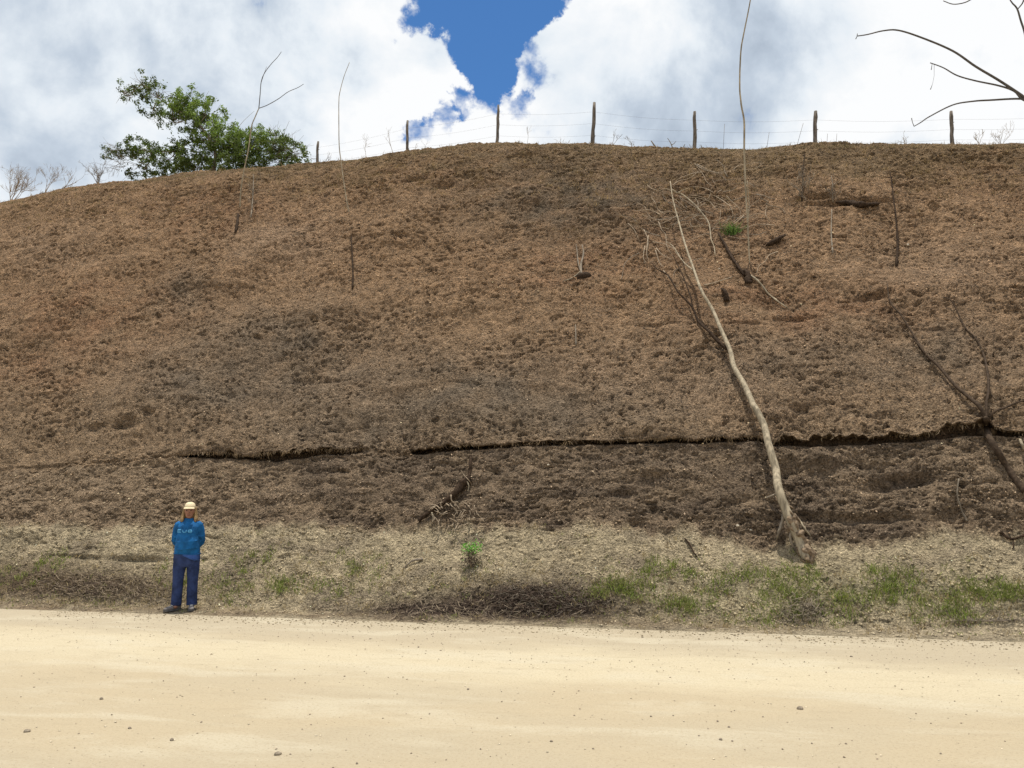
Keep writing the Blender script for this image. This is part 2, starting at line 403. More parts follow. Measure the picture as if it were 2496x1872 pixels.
mtop = sstep(rowi*one, nrow-60, nrow-30)
far = sstep(np.abs(U), 14, 22)
amp = sstep(rowi*one, 2, 30)
big = .15*gnoise(U/2.6, W/2.2, 1)+.07*gnoise(U/1.1, W/.9, 2)
wx = U+.06*gnoise(U/.3, W/.3, 41); wy = W+.06*gnoise(U/.3, W/.3, 42)
ud, wd = (wx+.35*wy), wy*1.25
f1, id1 = worley(ud/.19, wd/.17, 1)
f2, id2 = worley(wx/.062, wy/.055, 2)
clod = np.clip(1-f1*1.15, 0, 1)**.8*(.3+.7*id1)
clod2 = np.clip(1-f2*1.1, 0, 1)*(.2+.8*id2)
rough = np.clip(.55+.9*gnoise(U/1.5, W/1.1, 12)+.4*gnoise(U/.5, W/.4, 13), .05, 1.4)
gully = np.maximum(0, gnoise(U/.35+.4*gnoise(U/1.2, W/1.0, 15), W/2.6, 14)-.15)*sstep(gnoise(U/3.0, W/2.5, 16), -.1, .3)
med = fbm(wx/.55, wy/.36, 3, 5, .55)
finen = fbm(wx/.09, wy/.07, 3, 8, .6)
pits = .7*np.maximum(0, gnoise(wx/.17, wy/.10, 20)-.36) + .8*np.maximum(0, gnoise(wx/.11+.5*finen, wy/.055, 21)-.30)
pits2 = np.maximum(0, gnoise(wx/.62, wy/.26, 23)-.38)
ledge = np.maximum(0, gnoise(U/2.4+.2*W, W/.34, 30)-.22)        # faint bedding ledges
disp = big*(.25+.75*mupper+.3*mverge)*(1-mcrack*.8)*sstep(W, .0, .6)*(1-.75*sstep(rowi*one, nrow-130, nrow-50))
disp = disp + (.022*med+.018*clod*rough+.024*clod2*(.3+rough)+.014*finen*(.4+rough)-.18*pits*(.3+rough)-.13*pits2*rough+.05*ledge-.05*gully)*amp*(mupper*.95+mface*.72+mverge*.40+mcrack*.25+.35*mtop)
disp = disp + mface*(.07*np.abs(gnoise(U/.5, W/.3, 50))-.035)
# hollows and lumps traced from the photograph (pixel, radii in metres, depth)
def hit_uw(px, py):
    dd = (PX-px)**2+((PY-py))**2; dd[:, ~inside] = 1e9
    k = np.argmin(dd); return U.ravel()[k], W.ravel()[k]
for (px, py, ru, rw, dp) in [(2225,1165,.30,.10,-.20),(2160,1185,.22,.09,-.13),(1910,1150,.16,.12,-.10),(2000,1120,.3,.12,.10),(1590,1150,.35,.10,.08),
        (2330,1250,.16,.2,-.14),(2120,1265,.45,.07,-.12),(1960,1262,.5,.07,-.09),(1300,350,.25,.2,-.14),(1335,372,.2,.10,-.14),(1270,372,.35,.18,.10),
        (560,1150,.40,.12,.05),(740,920,.3,.1,-.06),(300,1035,.26,.13,-.13),(230,1045,.18,.1,-.10),(360,1010,.16,.12,-.12),(40,715,.12,.05,-.09),(200,1355,.5,.05,-.06),(330,1362,.6,.05,-.10),
        (60,1300,.5,.18,.10),(110,1290,.06,.35,-.06),(2080,497,.8,.09,-.20),(1980,487,.5,.08,-.12),(1930,775,.5,.07,-.09),(1800,790,.4,.05,-.07),(1600,792,.5,.04,-.05),(2290,800,.6,.04,-.05),(2130,725,.35,.1,-.14),
        (1010,440,.35,.14,-.16),(1080,455,.3,.12,-.12),(700,660,.3,.1,-.05),(950,420,.5,.1,-.08),(2270,500,.12,.12,.12),(1520,1205,.2,.08,-.10),(1545,1278,.12,.08,-.12),
        (1230,1430,1.0,.3,.04),(1340,1440,.7,.2,.05),(1990,355,.9,.15,.08),(2150,1010,.3,.1,-.08),(1955,1000,.25,.1,-.10),(1880,1020,.25,.12,.08),(470,1300,.4,.2,.08)]:
    u0, w0 = hit_uw(px, py); disp = disp+dp*np.exp(-(((U-u0)/ru)**2+((W-w0)/rw)**2))
disp = disp*(1-.6*far)
disp[:3] = 0
P = np.stack([X+nx*Nv*disp, Y+ny*Nv*disp, Z+Nz*disp], -1)

# soil colours, zone by zone
def zone(px, py, rx, ry):
    return np.exp(-(((PX-px)/rx)**2+((PY-py)/ry)**2))
col = np.empty(P.shape); col[:] = (.285, .187, .112)
def blend(m, c, k=1.0):
    global col
    m = np.clip(m*k, 0, 1)[..., None]; col = col*(1-m)+np.array(c)*m
warp = 60*gnoise(U/1.5, W/1.2, 60)+25*gnoise(U/.4, W/.35, 61)
blend(sstep(PY+warp, 620, 900)*mupper, (.275, .192, .123), .75)
blend(sstep(PY+warp, 880, 1060), (.250, .183, .120), .7)
blend(sstep(-(PY+warp*.6), -470, -390)*sstep(rowi*one, crack_a, crack_a+60), (.195, .138, .080), .85)
for (px, py, rx, ry, k) in [(220,760,220,90,.9),(90,900,160,80,.6),(520,520,180,60,.7),(1400,650,170,70,.8),(1900,745,260,60,.9),(1560,420,120,60,.3),(1700,560,250,90,.5),(1120,420,260,60,.5),(2050,760,200,50,.7),(1380,520,60,25,.8),(760,590,130,80,.3),(2450,420,160,90,.35)]:
    blend(zone(px, py, rx, ry)*(.9+1.3*gnoise(U/.7, W/.5, 62)), (.255, .148, .086), k*.6)
for (px, py, rx, ry, k) in [(450,700,70,50,.5),(680,830,230,90,.65),(480,940,170,80,.6),(1150,960,340,90,.75),(850,1050,240,60,.6),(1880,900,260,90,.45),(2300,860,240,90,.5),(1370,1000,300,60,.5),(650,940,260,60,.5)]:
    blend(zone(px, py, rx, ry)*(1+.6*gnoise(U/.5, W/.5, 63)), (.170, .136, .102), k)
for (px, py, rx, ry, k) in [(120,610,140,60,.5),(640,600,120,60,.5),(1500,900,200,70,.35),(730,590,100,50,.6),(2300,650,260,90,.5),(1850,980,160,60,.3)]:
    blend(zone(px, py, rx, ry)*(1+.5*gnoise(U/.6, W/.5, 64)), (.305, .215, .145), k)
blend(zone(1400,490,280,90)*(1+.8*gnoise(U/.5, W/.5, 65)), (.135, .105, .075), .75)
blend(mface, (.262, .198, .136), .8)
blend(mface*sstep(PX, 500, 800)*(1-.6*sstep(PX, 2150, 2350))*(.8+.8*gnoise(U/.8, W/.3, 67)), (.150, .113, .082), .75)
blend(mcrack, (.17, .115, .075), .8)  # shade inside the crack put into the soil colour
blend(mverge, (.440, .360, .235), 1.0)
blend(mverge*sstep(gnoise(U/.9, W/.5, 66), .0, .5), (.305, .245, .170), .7)
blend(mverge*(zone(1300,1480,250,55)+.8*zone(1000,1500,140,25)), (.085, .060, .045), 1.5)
blend(mverge*(zone(150,1430,320,35)+.5*zone(60,1380,200,35)), (.165, .120, .075), 1.1)
blend(mverge*zone(2100,1440,500,50), (.33, .30, .17), .5)
blend(mverge*sstep(-W+.25*gnoise(U/.5, W/.2, 68), -.40, -.05), (.46, .38, .255), .85)
sand = sstep(-W+.55*sstep(PX, 1250, 2300)+.16*gnoise(U/.5, W/.15, 71), -.12, .12)*(rowi < s0-8)
blend(sand*sstep(PX, 1150, 1500), (.48, .395, .27), .85)
blend((1-sstep(rowi*one+14*gnoise(U/.4, W/.3, 69), 8, 34)), (.44, .365, .25), 1)
col = col*(1+.22*gnoise(U/.33, W/.25, 70)[..., None])*(1+.14*(id1-.5)[..., None])
mup = (np.clip(mupper+mface+mcrack, 0, 1)*(1-np.clip(mverge, 0, 1)))[..., None]
col = col*(1+mup*np.array([.13, .095, .05])); col = np.clip(col, .02, .8)
idx = np.arange(nrow*ncol).reshape(nrow, ncol)
faces = np.stack([idx[:-1, :-1], idx[:-1, 1:], idx[1:, 1:], idx[1:, :-1]], -1).reshape(-1, 4)
bank = np_mesh('hillside', P.reshape(-1, 3), faces, M_soil, colors=col.reshape(-1, 3), smooth=True)
tag(bank, kind='structure')

# the road and all flat ground in one sheet
g = 900.0
gm = MB(); 
xs = [-g, -60, 0, 60, g]
gv = [(x, y, 0) for y in xs for x in xs]; gf = [(j*5+i, j*5+i+1, (j+1)*5+i+1, (j+1)*5+i) for j in range(4) for i in range(4)]
gm.add(gv, gf); road = gm.build('dirt_road', M_road, smooth=False)
road.rotation_euler.z = math.atan2(T.y, T.x); tag(road, kind='structure')
bpy.context.view_layer.update()

CAMV = Vector((0, 0, CAM_H))
def at(px, py, off=0.0):
    d = pix_dir(px, py)
    ok, loc, nor, _ = bank.ray_cast(CAMV, d)
    if not ok:
        k = -CAM_H/d.z; return Vector((d.x*k, d.y*k, 0)), Vector((0, 0, 1))
    g0 = CAMV+d*(-CAM_H/d.z) if d.z < 0 else None
    if g0 is not None and (g0-CAMV).length < (loc-CAMV).length: return g0, Vector((0, 0, 1))
    return loc+nor*off, nor
def A(px, py, off=0.0): return at(px, py)[0] - pix_dir(px, py)*off*1.15      # off metres clear of the surface
def vof(p): return N.dot(p)-D0
def on_plane(px, py, v):
    d = pix_dir(px, py); k = (D0+v-N.dot(CAMV))/N.dot(d); return CAMV+d*k
def ground_below(p):
    ok, loc, nor, _ = bank.ray_cast(Vector((p.x, p.y, 40)), Vector((0, 0, -1)))
    return loc if ok and loc.z > 0 else Vector((p.x, p.y, 0))

exec_parts = []
def fused(mb, name, mat, voxel=.010, smooth=3, parent=None):
    """weld the collected closed shapes into one continuous surface"""
    o = mb.build(name, mat, None, local=True)
    r_ = o.modifiers.new('r', 'REMESH'); r_.mode = 'VOXEL'; r_.voxel_size = voxel; r_.use_smooth_shade = True
    s_ = o.modifiers.new('s', 'SMOOTH'); s_.factor = .5; s_.iterations = smooth
    dg = bpy.context.evaluated_depsgraph_get(); me = bpy.data.meshes.new_from_object(o.evaluated_get(dg))
    for p_ in me.polygons: p_.use_smooth = True
    o.modifiers.clear(); o.data = me; me.name = name
    if not me.materials: me.materials.append(mat)
    o.parent = parent; return o
# ------------------------------------------------------------------ scattered stuff
PN = np.stack([nx*Nv, ny*Nv, Nz], -1)
def pick(weight, n):
    area = np.hypot(dV, dZ)*np.abs(np.gradient(U, axis=1))
    wgt = (weight*area*inside[None, :]).ravel(); wgt = np.clip(wgt, 0, None); cw = np.cumsum(wgt); cw /= cw[-1]
    k = np.searchsorted(cw, rng.random(n)); k = np.clip(k, 0, nrow*ncol-ncol-2)
    ri, ci = k//ncol, k % ncol
    a, b = rng.random(n)[:, None], rng.random(n)[:, None]
    p = P[ri, ci]*(1-a)*(1-b)+P[ri, np.minimum(ci+1, ncol-1)]*a*(1-b)+P[np.minimum(ri+1, nrow-1), ci]*(1-a)*b+P[np.minimum(ri+1, nrow-1), np.minimum(ci+1, ncol-1)]*a*b
    return p, PN[ri, ci], ri, ci
def unit(a): return a/(np.linalg.norm(a, axis=1, keepdims=True)+1e-9)
def flakes(name, p, nr, size, cols, tilt=.6, lift=.3, aspect=.55, mat=None, kind='stuff', label=None, cat=None):
    n = len(p); nn = unit(nr+rng.normal(0, tilt, (n, 3)))
    a = unit(np.cross(nn, rng.normal(0, 1, (n, 3)))); b = np.cross(nn, a)
    L = size[:, None]; Wd = L*aspect*rng.uniform(.6, 1.3, (n, 1))
    c = p+nr*L*lift
    v = np.stack([c-a*L*.5, c-b*Wd*.5+nn*L*.12, c+a*L*.5, c+b*Wd*.5+nn*L*.12], 1).reshape(-1, 3)
    f = np.arange(n*4).reshape(-1, 4)
    f = np.concatenate([f[:, [0, 1, 2]], f[:, [0, 2, 3]]])
    o = np_mesh(name, v, f, mat or M_flake, colors=np.repeat(cols, 4, 0)); return tag(o, label, cat, kind=kind)
# dry litter on the bank
wl = (.55+1.0*mface+.9*zone(1400, 480, 330, 110)+.45*zone(1150, 420, 400, 80)+.8*mverge*zone(1250, 1470, 380, 60)+.6*zone(1150,980,500,120)+.5*(PY < 520)*(PX > 1500)+.15*mverge)
wl = wl*(.25+np.clip(.6+1.4*gnoise(U/.45, W/.35, 80), 0, 2))*(rowi > 20)*(1-mtop*.5)*(1-mcrack*.85)*(1-.85*sand*sstep(PX, 1150, 1500))
n_fl = 165000
p, nr, ri, ci = pick(wl, n_fl)
base = col[ri, ci]; k = rng.random((n_fl, 1)); tone = rng.uniform(.35, 2.3, (n_fl, 1))
cl = base*tone*(1-.35*k)+np.array([.38, .31, .20])*.35*k*tone
flakes('leaf_litter', p, nr, rng.uniform(.014, .046, n_fl), np.clip(cl, .02, .6), label='dry leaves and bark flakes strewn over the bare soil of the bank', cat='leaf litter')
# crumbs of soil
def lumps(name, p, size, cols, mat, label, cat, flat=.75):
    n = len(p)
    o6 = np.array([(1,0,0),(0,1,0),(-1,0,0),(0,-1,0),(0,0,1),(0,0,-1)], float)
    fc = np.array([(0,1,4),(1,2,4),(2,3,4),(3,0,4),(1,0,5),(2,1,5),(3,2,5),(0,3,5)])
    ang = rng.uniform(0, 6.28, n); ca, sa = np.cos(ang), np.sin(ang)
    pt = o6[None]*rng.uniform(.55, 1.2, (n, 6, 1)); pt[..., 2] *= flat
    x = pt[..., 0]*ca[:, None]-pt[..., 1]*sa[:, None]; y = pt[..., 0]*sa[:, None]+pt[..., 1]*ca[:, None]
    v = np.stack([x, y, pt[..., 2]], -1)*size[:, None, None]+p[:, None]
    f = (fc[None]+6*np.arange(n)[:, None, None]).reshape(-1, 3)
    o = np_mesh(name, v.reshape(-1, 3), f, mat, colors=np.repeat(cols, 6, 0)); return tag(o, label, cat, kind='stuff')
n_c = 26000
p, nr, ri, ci = pick((.5+.8*mface+.5*mverge)*(.2+np.clip(.5+1.5*gnoise(U/.6, W/.5, 81), 0, 2))*(rowi > 16)*(1-mtop)*(1-mcrack*.8), n_c)
sz = .008+.022*rng.random(n_c)**3
lumps('soil_crumbs', p+nr*sz[:, None]*.3, sz, np.clip(col[ri, ci]*rng.uniform(.6, 1.12, (n_c, 1)), .02, .7), M_clod, 'loose crumbs and clods of soil lying on the bank', 'soil')
# gravel on the road and along its edge
n_g = 22000
uu = rng.uniform(-9, 9, n_g); vv = -rng.random(n_g)**1.0*7.5; vv[:9000] = -rng.random(9000)**2*2.2+.05
gp = np.stack([T.x*uu+N.x*(D0+vv), T.y*uu+N.y*(D0+vv), 0*uu], -1)
keep = gp[:, 1] > 2.5; gp = gp[keep]; m_ = len(gp)
sz = .0022+.0085*rng.random(m_)**6
gc = np.where(rng.random((m_, 1)) < .55, np.array([[.25, .20, .15]]), np.array([[.62, .54, .40]]))*rng.uniform(.6, 1.3, (m_, 1))
near = (np.abs(gp[:, :2] @ np.array([N.x, N.y])-D0) < .45); gc[near] = np.array([.34, .275, .18])*rng.uniform(.5, 1.25, (near.sum(), 1)); sz[near] *= 1.8
lumps('road_gravel', gp+np.array([0, 0, .3])*sz[:, None], sz, gc, M_clod, 'fine gravel and grit scattered on the pale dirt road', 'gravel', .6)

# grass blades
def blades(pts, heights, cols, width=.004, spread=.5):
    n = len(pts); d = rng.normal(0, spread, (n, 3)); d[:, 2] = 1; d = unit(d)
    side = unit(np.cross(d, rng.normal(0, 1, (n, 3))))*width*rng.uniform(.7, 1.6, (n, 1)); h = heights[:, None]
    bend = rng.normal(0, .35, (n, 3)); bend[:, 2] = -np.abs(bend[:, 2])*.6
    v = np.stack([pts-side, pts+side, pts+d*h*.55+side*.8, pts+d*h*.55-side*.8, pts+d*h+bend*h*.5], 1).reshape(-1, 3)
    b5 = 5*np.arange(n)[:, None]
    f = np.concatenate([b5+[[0, 1, 2]], b5+[[0, 2, 3]], b5+[[3, 2, 4]]])
    return v, f, np.repeat(cols, 5, 0)
def tuft_cloud(specs):
    """specs: (center, radius, n, height, colour)"""
    vs_, fs_, cs_ = [], [], []; o = 0
    for (c, rad, n, hgt, colr) in specs:
        q = rng.normal(0, 1, (n, 3))*rad; pts = []
        base = np.array(c)[None]+q
        # drop them on the slope: follow the local incline of the bank
        base[:, 2] = c[2]+(q @ np.array([N.x, N.y, 0]))*.55
        v, f, cc = blades(base, hgt*rng.uniform(.4, 1.15, n), np.array(colr)[None]*rng.uniform(.55, 1.45, (n, 1))*np.array([1, 1, 1]) + rng.random((n, 1))*np.array([[.05, .03, .0]]), .0035)
        vs_.append(v); fs_.append(f+o); cs_.append(cc); o += len(v)
    return np.concatenate(vs_), np.concatenate(fs_), np.concatenate(cs_)
GREEN = (.160, .215, .048); OLIVE = (.20, .225, .075); STRAW = (.34, .27, .15)
spots = [(1681,1389),(1762,1409),(1823,1397),(1891,1409),(1940,1397),(1900,1450),(1924,1490),(1827,1502),(1693,1482),(1657,1474),(2139,1397),(2191,1393),(2062,1454),(2163,1438),(2155,1455),
  (2378,1421),(2329,1442),(2434,1458),(2475,1442),(2268,1498),(2329,1502),(2045,1502),(1973,1421),(881,1376),(1535,1421),(1588,1417),(1482,1432),(1452,1450),(1652,1478),(1614,1383),(132,1365),(56,1398),
  (677,1425),(801,1429),(707,1432),(617,1361),(583,1410),(564,1444),(447,1406),(447,1425),(1900,1465),(1915,1435),(2440,1440),(2400,1450),(2250,1450),(2090,1480),(2200,1420),(1730,1440),(1500,1415),(1560,1450),(860,1390),(2350,1480),(2010,1440)]
specs = []
for (px, py) in spots:
    for _ in range(10):
        qx, qy = px+random.gauss(0, 27), py+random.gauss(0, 12)
        specs.append((A(qx, min(qy, 1515)), .06, random.randint(10, 34), random.uniform(.05, .13), GREEN if random.random() < .6 else OLIVE))
v, f, cc = tuft_cloud(specs)
tag(np_mesh('green_grass', v, f, M_blade, colors=cc), 'patches of short green weeds growing along the foot of the bank', 'grass', kind='stuff')
specs = []
p, nr, ri, ci = pick(mverge*(.15+zone(2000,1470,700,60)+zone(200,1460,400,40)+.5*zone(900,1420,500,60)+.4*sstep(-W*one, -.5, -.1)), 1500)
for q in p: specs.append((q, .04, random.randint(7, 14), random.uniform(.03, .08), random.choice([STRAW, OLIVE, STRAW, (.22, .17, .11)])))
p, nr, ri, ci = pick((zone(1600,470,260,80)+.35*(PY < 480)+zone(100,500,260,40)+.8*zone(900,440,300,40)+.4*zone(2200,420,400,60))*mupper*(1-mtop), 1500)
for q in p: specs.append((q, .05, random.randint(6, 14), random.uniform(.05, .16), random.choice([(.24, .17, .09), (.30, .22, .12), (.16, .12, .07)])))
for _ in range(260):
    x = random.choice([random.uniform(460, 880), random.uniform(1020, 2490)]); yb_ = np.interp(x, *CRACKB)-.8*np.interp(x, *CRACKO)
    specs.append((A(x, yb_-4, .02), .04, random.randint(3, 8), -random.uniform(.04, .13), random.choice([(.20, .15, .10), (.28, .21, .14), (.10, .07, .05)])))
px_ = np.linspace(5, 2490, 620)+rng.normal(0, 8, 620)
for x in px_:
    c0 = A(x, np.interp(x, *CREST)+7); specs.append((c0, .06, random.randint(5, 12), random.uniform(.04, .12)*(2.2 if random.random() < .06 else 1), random.choice([(.22, .17, .11), (.13, .12, .06), (.28, .21, .13)])))
v, f, cc = tuft_cloud(specs)
tag(np_mesh('dry_grass', v, f, M_blade, colors=cc), 'straw coloured dead grass scattered on the bank and its crest', 'dry grass', kind='stuff')

# ------------------------------------------------------------------ fence along the crest
posts = [(773,345,402,6,3),(994,294,374,6,-2),(1211,256,350,6,6),(1443,250,354,8,8),(1692,272,364,8,1),(1983,271,356,9,6),(2320,271,354,8,-2)]
V_F = V_CREST+.45
f0 = on_plane(posts[0][0], posts[0][2], V_F)
fence = empty('fence', f0, 'wire fence of seven weathered round posts along the top of the bank', 'fence')
tops = []
for (px, yt, yb, wpx, lean) in posts:
    b = on_plane(px, yb+10, V_F); g_ = ground_below(b); b = Vector((b.x, b.y, min(b.z, g_.z)-.15)); tp = on_plane(px+lean*.7, yt, V_F)
    rad = wpx/F_PX*b.y*.60
    m = MB(); pts = []; rr = []
    for k in range(9):
        u = k/8; q = b.lerp(tp, u)+Vector((random.uniform(-.012, .012), 0, 0)); pts.append(q); rr.append(rad*(1.08-.14*u+random.uniform(-.07, .07)))
    rr[-1] *= .8
    m.tube(pts, rr, 8, rough=.12)
    k = random.choice([3, 5, 6]); m.tube([pts[k], pts[k]+Vector((rad*1.5, 0, .03))], [rad*.3, rad*.15], 5)
    m.build('post', M_post, fence); tops.append((b, tp))
zf = [.80, .55, .30]
ext = [tops[0]] + tops[1:]
lastd = tops[-1][0]-tops[-2][0]; ext.append((tops[-1][0]+lastd*1.1, tops[-1][1]+lastd*1.1))
for h_ in zf:
    m = MB(); pts = []
    for i in range(len(ext)-1):
        a = ext[i][0].lerp(ext[i][1], .15+h_*.85); b = ext[i+1][0].lerp(ext[i+1][1], .15+h_*.85)
        for k in range(8):
            u = k/8; q = a.lerp(b, u); q.z -= .05*math.sin(math.pi*u); pts.append(q)
    pts.append(b); m.tube(pts, .0018, 4); m.build('wire', M_wire, fence)
m_out = []
for (x0, y0, x1, y1) in [(1766,302,1763,358),(1875,322,1868,360),(2040,326,2037,354),(2017,326,2015,354),(1958,300,1940,356)]:
    m = MB(); m.tube([on_plane(x1, y1+8, V_F), on_plane(x0, y0, V_F)], .0045, 4); m.build('stay', M_wire, fence)

# ------------------------------------------------------------------ bare growth
def rec_branch(m, p, d, L, r, depth, spread=.55, up=.15, kids=(2, 3), wob=.16):
    pts = [p.copy()]; q = p.copy(); d = d.normalized(); seg = 4
    for i in range(seg):
        d = (d+Vector((random.gauss(0, wob), random.gauss(0, wob), random.gauss(0, wob)+up*.3))).normalized()
        q = q+d*L/seg; pts.append(q.copy())
    m.tube(pts, [max(.0022, r*(1-.45*i/seg)) for i in range(seg+1)], 5 if r > .006 else 4, cap=False)
    if depth <= 0: return
    for _ in range(random.randint(*kids)):
        k = random.randint(1, seg); dd = (d+Vector((random.gauss(0, spread), random.gauss(0, spread), random.gauss(0, spread*.6)+up))).normalized()
        rec_branch(m, pts[k], dd, L*random.uniform(.5, .8), r*.6, depth-1, spread, up, kids, wob)

def plant(name, px, py, v, hpx, r0, depth, label, cat, mat, group=None, lean=0, kids=(2, 3), spread=.5, stems=1, up=.2, droop=0):
    """bare shrub on the crest or bank; v=None means on the surface under the pixel"""
    b = at(px, py)[0] if v is None else on_plane(px, py, v)
    if v is not None:
        g_ = ground_below(b); foot = Vector((b.x, b.y, min(b.z, g_.z)-.03))
    else: foot = b
    root = empty(name, foot, label, cat, group)
    dist = b.length; Ht = hpx/F_PX*dist
    for s_ in range(stems):
        m = MB(); d = Vector((lean+random.gauss(0, .35 if stems > 1 else .05), random.gauss(0, .2 if stems > 1 else .05), 1))
        if (b-foot).length > .04: m.tube([foot, foot.lerp(b, .5)+Vector((.01, 0, 0)), b], [r0*1.1, r0*1.05, r0], 5)
        rec_branch(m, b-Vector((0, 0, .02)), d, Ht*.42, r0*.9, depth, spread, up, kids)
        m.build('stem' if stems > 1 else 'branches', mat, root)
    return root
random.seed(21)
G_SH = 'leafless shrubs beyond the left end of the crest'
V_B = V_CREST+1.2
plant('bare_shrub', 25, 492, V_B, 95, .016, 4, 'leafless twiggy shrub at the far left end of the crest', 'shrub', M_twig, G_SH, kids=(3, 4), stems=3)
plant('bare_shrub', 110, 472, V_B, 75, .010, 4, 'low spreading leafless shrub just right of the far left one', 'shrub', M_twig, G_SH, kids=(2, 4), stems=3)
plant('bare_shrub', 145, 463, V_B, 85, .012, 3, 'leafless shrub with one tall thin upright stem between two low ones', 'shrub', M_twig, G_SH, kids=(2, 3), lean=.25, stems=2)
plant('bare_shrub', 240, 452, V_B, 70, .016, 4, 'leafless shrub with a thick dark stub beside the green tree', 'shrub', M_bark, G_SH, kids=(2, 3), stems=4, spread=.7)
G_W = 'dry weeds standing on the crest'
plant('dry_weed', 957, 378, V_CREST+.1, 92, .009, 2, 'tallest dry weed on the crest with curled tip near the second post', 'weed', M_twig, G_W, lean=-.05)
plant('dry_weed', 895, 386, V_CREST+.1, 78, .006, 3, 'sprawling dry weed leaning left beside the tallest one', 'weed', M_twig, G_W, lean=-.5)
plant('dry_weed', 1012, 372, V_CREST+.1, 55, .006, 2, 'small dry weed with forked twig right of the second post', 'weed', M_twig, G_W, lean=.3)
plant('dry_weed', 1038, 366, V_CREST+.1, 40, .005, 2, 'very small dry weed between the second and third post', 'weed', M_twig, G_W)
plant('dry_weed', 1285, 350, V_CREST+.1, 60, .005, 2, 'thin dry weed with a bent tip between the third and fourth post', 'weed', M_twig, G_W, lean=.1)
plant('dry_weed', 1370, 352, V_CREST+.1, 32, .004, 2, 'short dry weed just left of the fourth post', 'weed', M_twig, G_W)
plant('dry_weed', 1490, 354, V_CREST+.1, 50, .007, 3, 'dense grey dry weed right of the fourth post', 'weed', M_bark, G_W, lean=.4, stems=2)
plant('dry_weed', 1540, 358, V_CREST+.1, 38, .006, 3, 'low dry weed half way between the fourth and fifth post', 'weed', M_bark, G_W, stems=2)
plant('dry_weed', 2210, 354, V_CREST+.1, 34, .006, 3, 'small forked dry weed between the sixth and seventh post', 'weed', M_twig, G_W, stems=2)
plant('dry_weed', 2385, 354, V_CREST+.1, 48, .006, 3, 'pale feathery dry weed right of the seventh post', 'weed', M_twig, G_W, stems=2)
plant('dry_weed', 2440, 354, V_CREST+.1, 58, .006, 3, 'pale feathery dry weed nearest the right end of the crest', 'weed', M_twig, G_W, stems=3)
plant('dry_weed', 790, 398, V_CREST+.1, 40, .006, 2, 'small dark dry weed at the foot of the shortest post', 'weed', M_bark, G_W, lean=.5, stems=2)

def chain(m, pix, v=None, off=None, r0=.02, r1=.006, n=8, sub=5, rough=.06):
    """tube through traced points; on plane v, or off metres above the surface"""
    pts = []
    for i, q in enumerate(pix):
        if v is not None: pts.append(tuple(on_plane(q[0], q[1], v)))
        else: pts.append(tuple(A(q[0], q[1], off[i] if hasattr(off, '__len__') else off)))
    if v is None and len(pts) > 2:
        jr = .22*(r0 if not hasattr(r0, '__len__') else r0[0]*.4)+.002; pts = [tuple(c_+random.gauss(0, jr) for c_ in q) for q in pts]
    pts = spline(pts, sub); k = len(pts)
    rr = [r0+(r1-r0)*i/(k-1) for i in range(k)] if not hasattr(r0, '__len__') else list(np.interp(np.linspace(0, 1, k), np.linspace(0, 1, len(r0)), r0))
    m.tube([Vector(p) for p in pts], rr, n, rough=rough); return [Vector(p) for p in pts]

# sapling with a fork, left
vA = vof(at(585, 500)[0])
b = at(585, 505)[0]; root = empty('sapling', b, 'thin leafless sapling with two forked arms standing in front of the green tree', 'sapling')
m = MB(); chain(m, [(585,512),(587,466),(595,414),(606,362),(613,309),(622,285),(631,264)], vA, r0=.018, r1=.012); m.build('trunk', M_pale, root)
m = MB(); chain(m, [(631,264),(634,230),(637,198),(646,176),(662,155),(676,140),(686,126)], vA, r0=.012, r1=.006); chain(m, [(637,200),(643,182),(650,162)], vA, r0=.007, r1=.003); m.build('branch', M_skytwig, root)
m = MB(); chain(m, [(631,264),(652,256),(680,240),(702,224),(725,214),(740,205)], vA, r0=.010, r1=.006); m.build('branch', M_skytwig, root)
# dark dead shrub beside it
b = at(610, 540)[0]; root = empty('dead_stalk', b, 'dark twiggy dead stalk on the slope right beside the forked sapling', 'dead plant')
m = MB(); chain(m, [(612,530),(616,495),(618,440),(617,425)], None, [0,.15,.35,.5], r0=.02, r1=.008)
for _ in range(16): rec_branch(m, A(616+random.gauss(0, 3), random.uniform(435, 520), .2), Vector((random.gauss(0, 1), -.3, .7)), .22, .006, 1)
m.build('stem', M_bark, root)
# charred stub at its foot
b = at(576, 562)[0]; root = empty('charred_stub', b, 'short charred stub with a knobbly top below the forked sapling', 'stump')
m = MB(); chain(m, [(574,568),(577,545),(580,520)], None, [0,.05,.12], r0=.04, r1=.03, rough=.25); m.build('stub', M_dark, root)
# single whip sapling
vB = vof(at(851, 515)[0]); b = at(851, 517)[0]
root = empty('sapling', b, 'single unbranched thin sapling, the second from the left', 'sapling')
m = MB(); chain(m, [(852,522),(845,489),(838,444),(832,399),(827,358),(826,309),(826,250),(828,227),(838,188),(852,152)], vB, r0=.016, r1=.006); m.build('trunk', M_pale, root)
b = at(860, 705)[0]; root = empty('dead_stalk', b, 'thin dark line lying down the slope below the unbranched sapling', 'dead plant')  # dark line modelled as a stalk
m = MB(); chain(m, [(860,705),(861,650),(858,600),(855,570)], None, [0,.05,.08,.04], r0=.02, r1=.009, rough=.3); m.build('stem', M_dark, root)  # thin dark line down the slope below the sapling
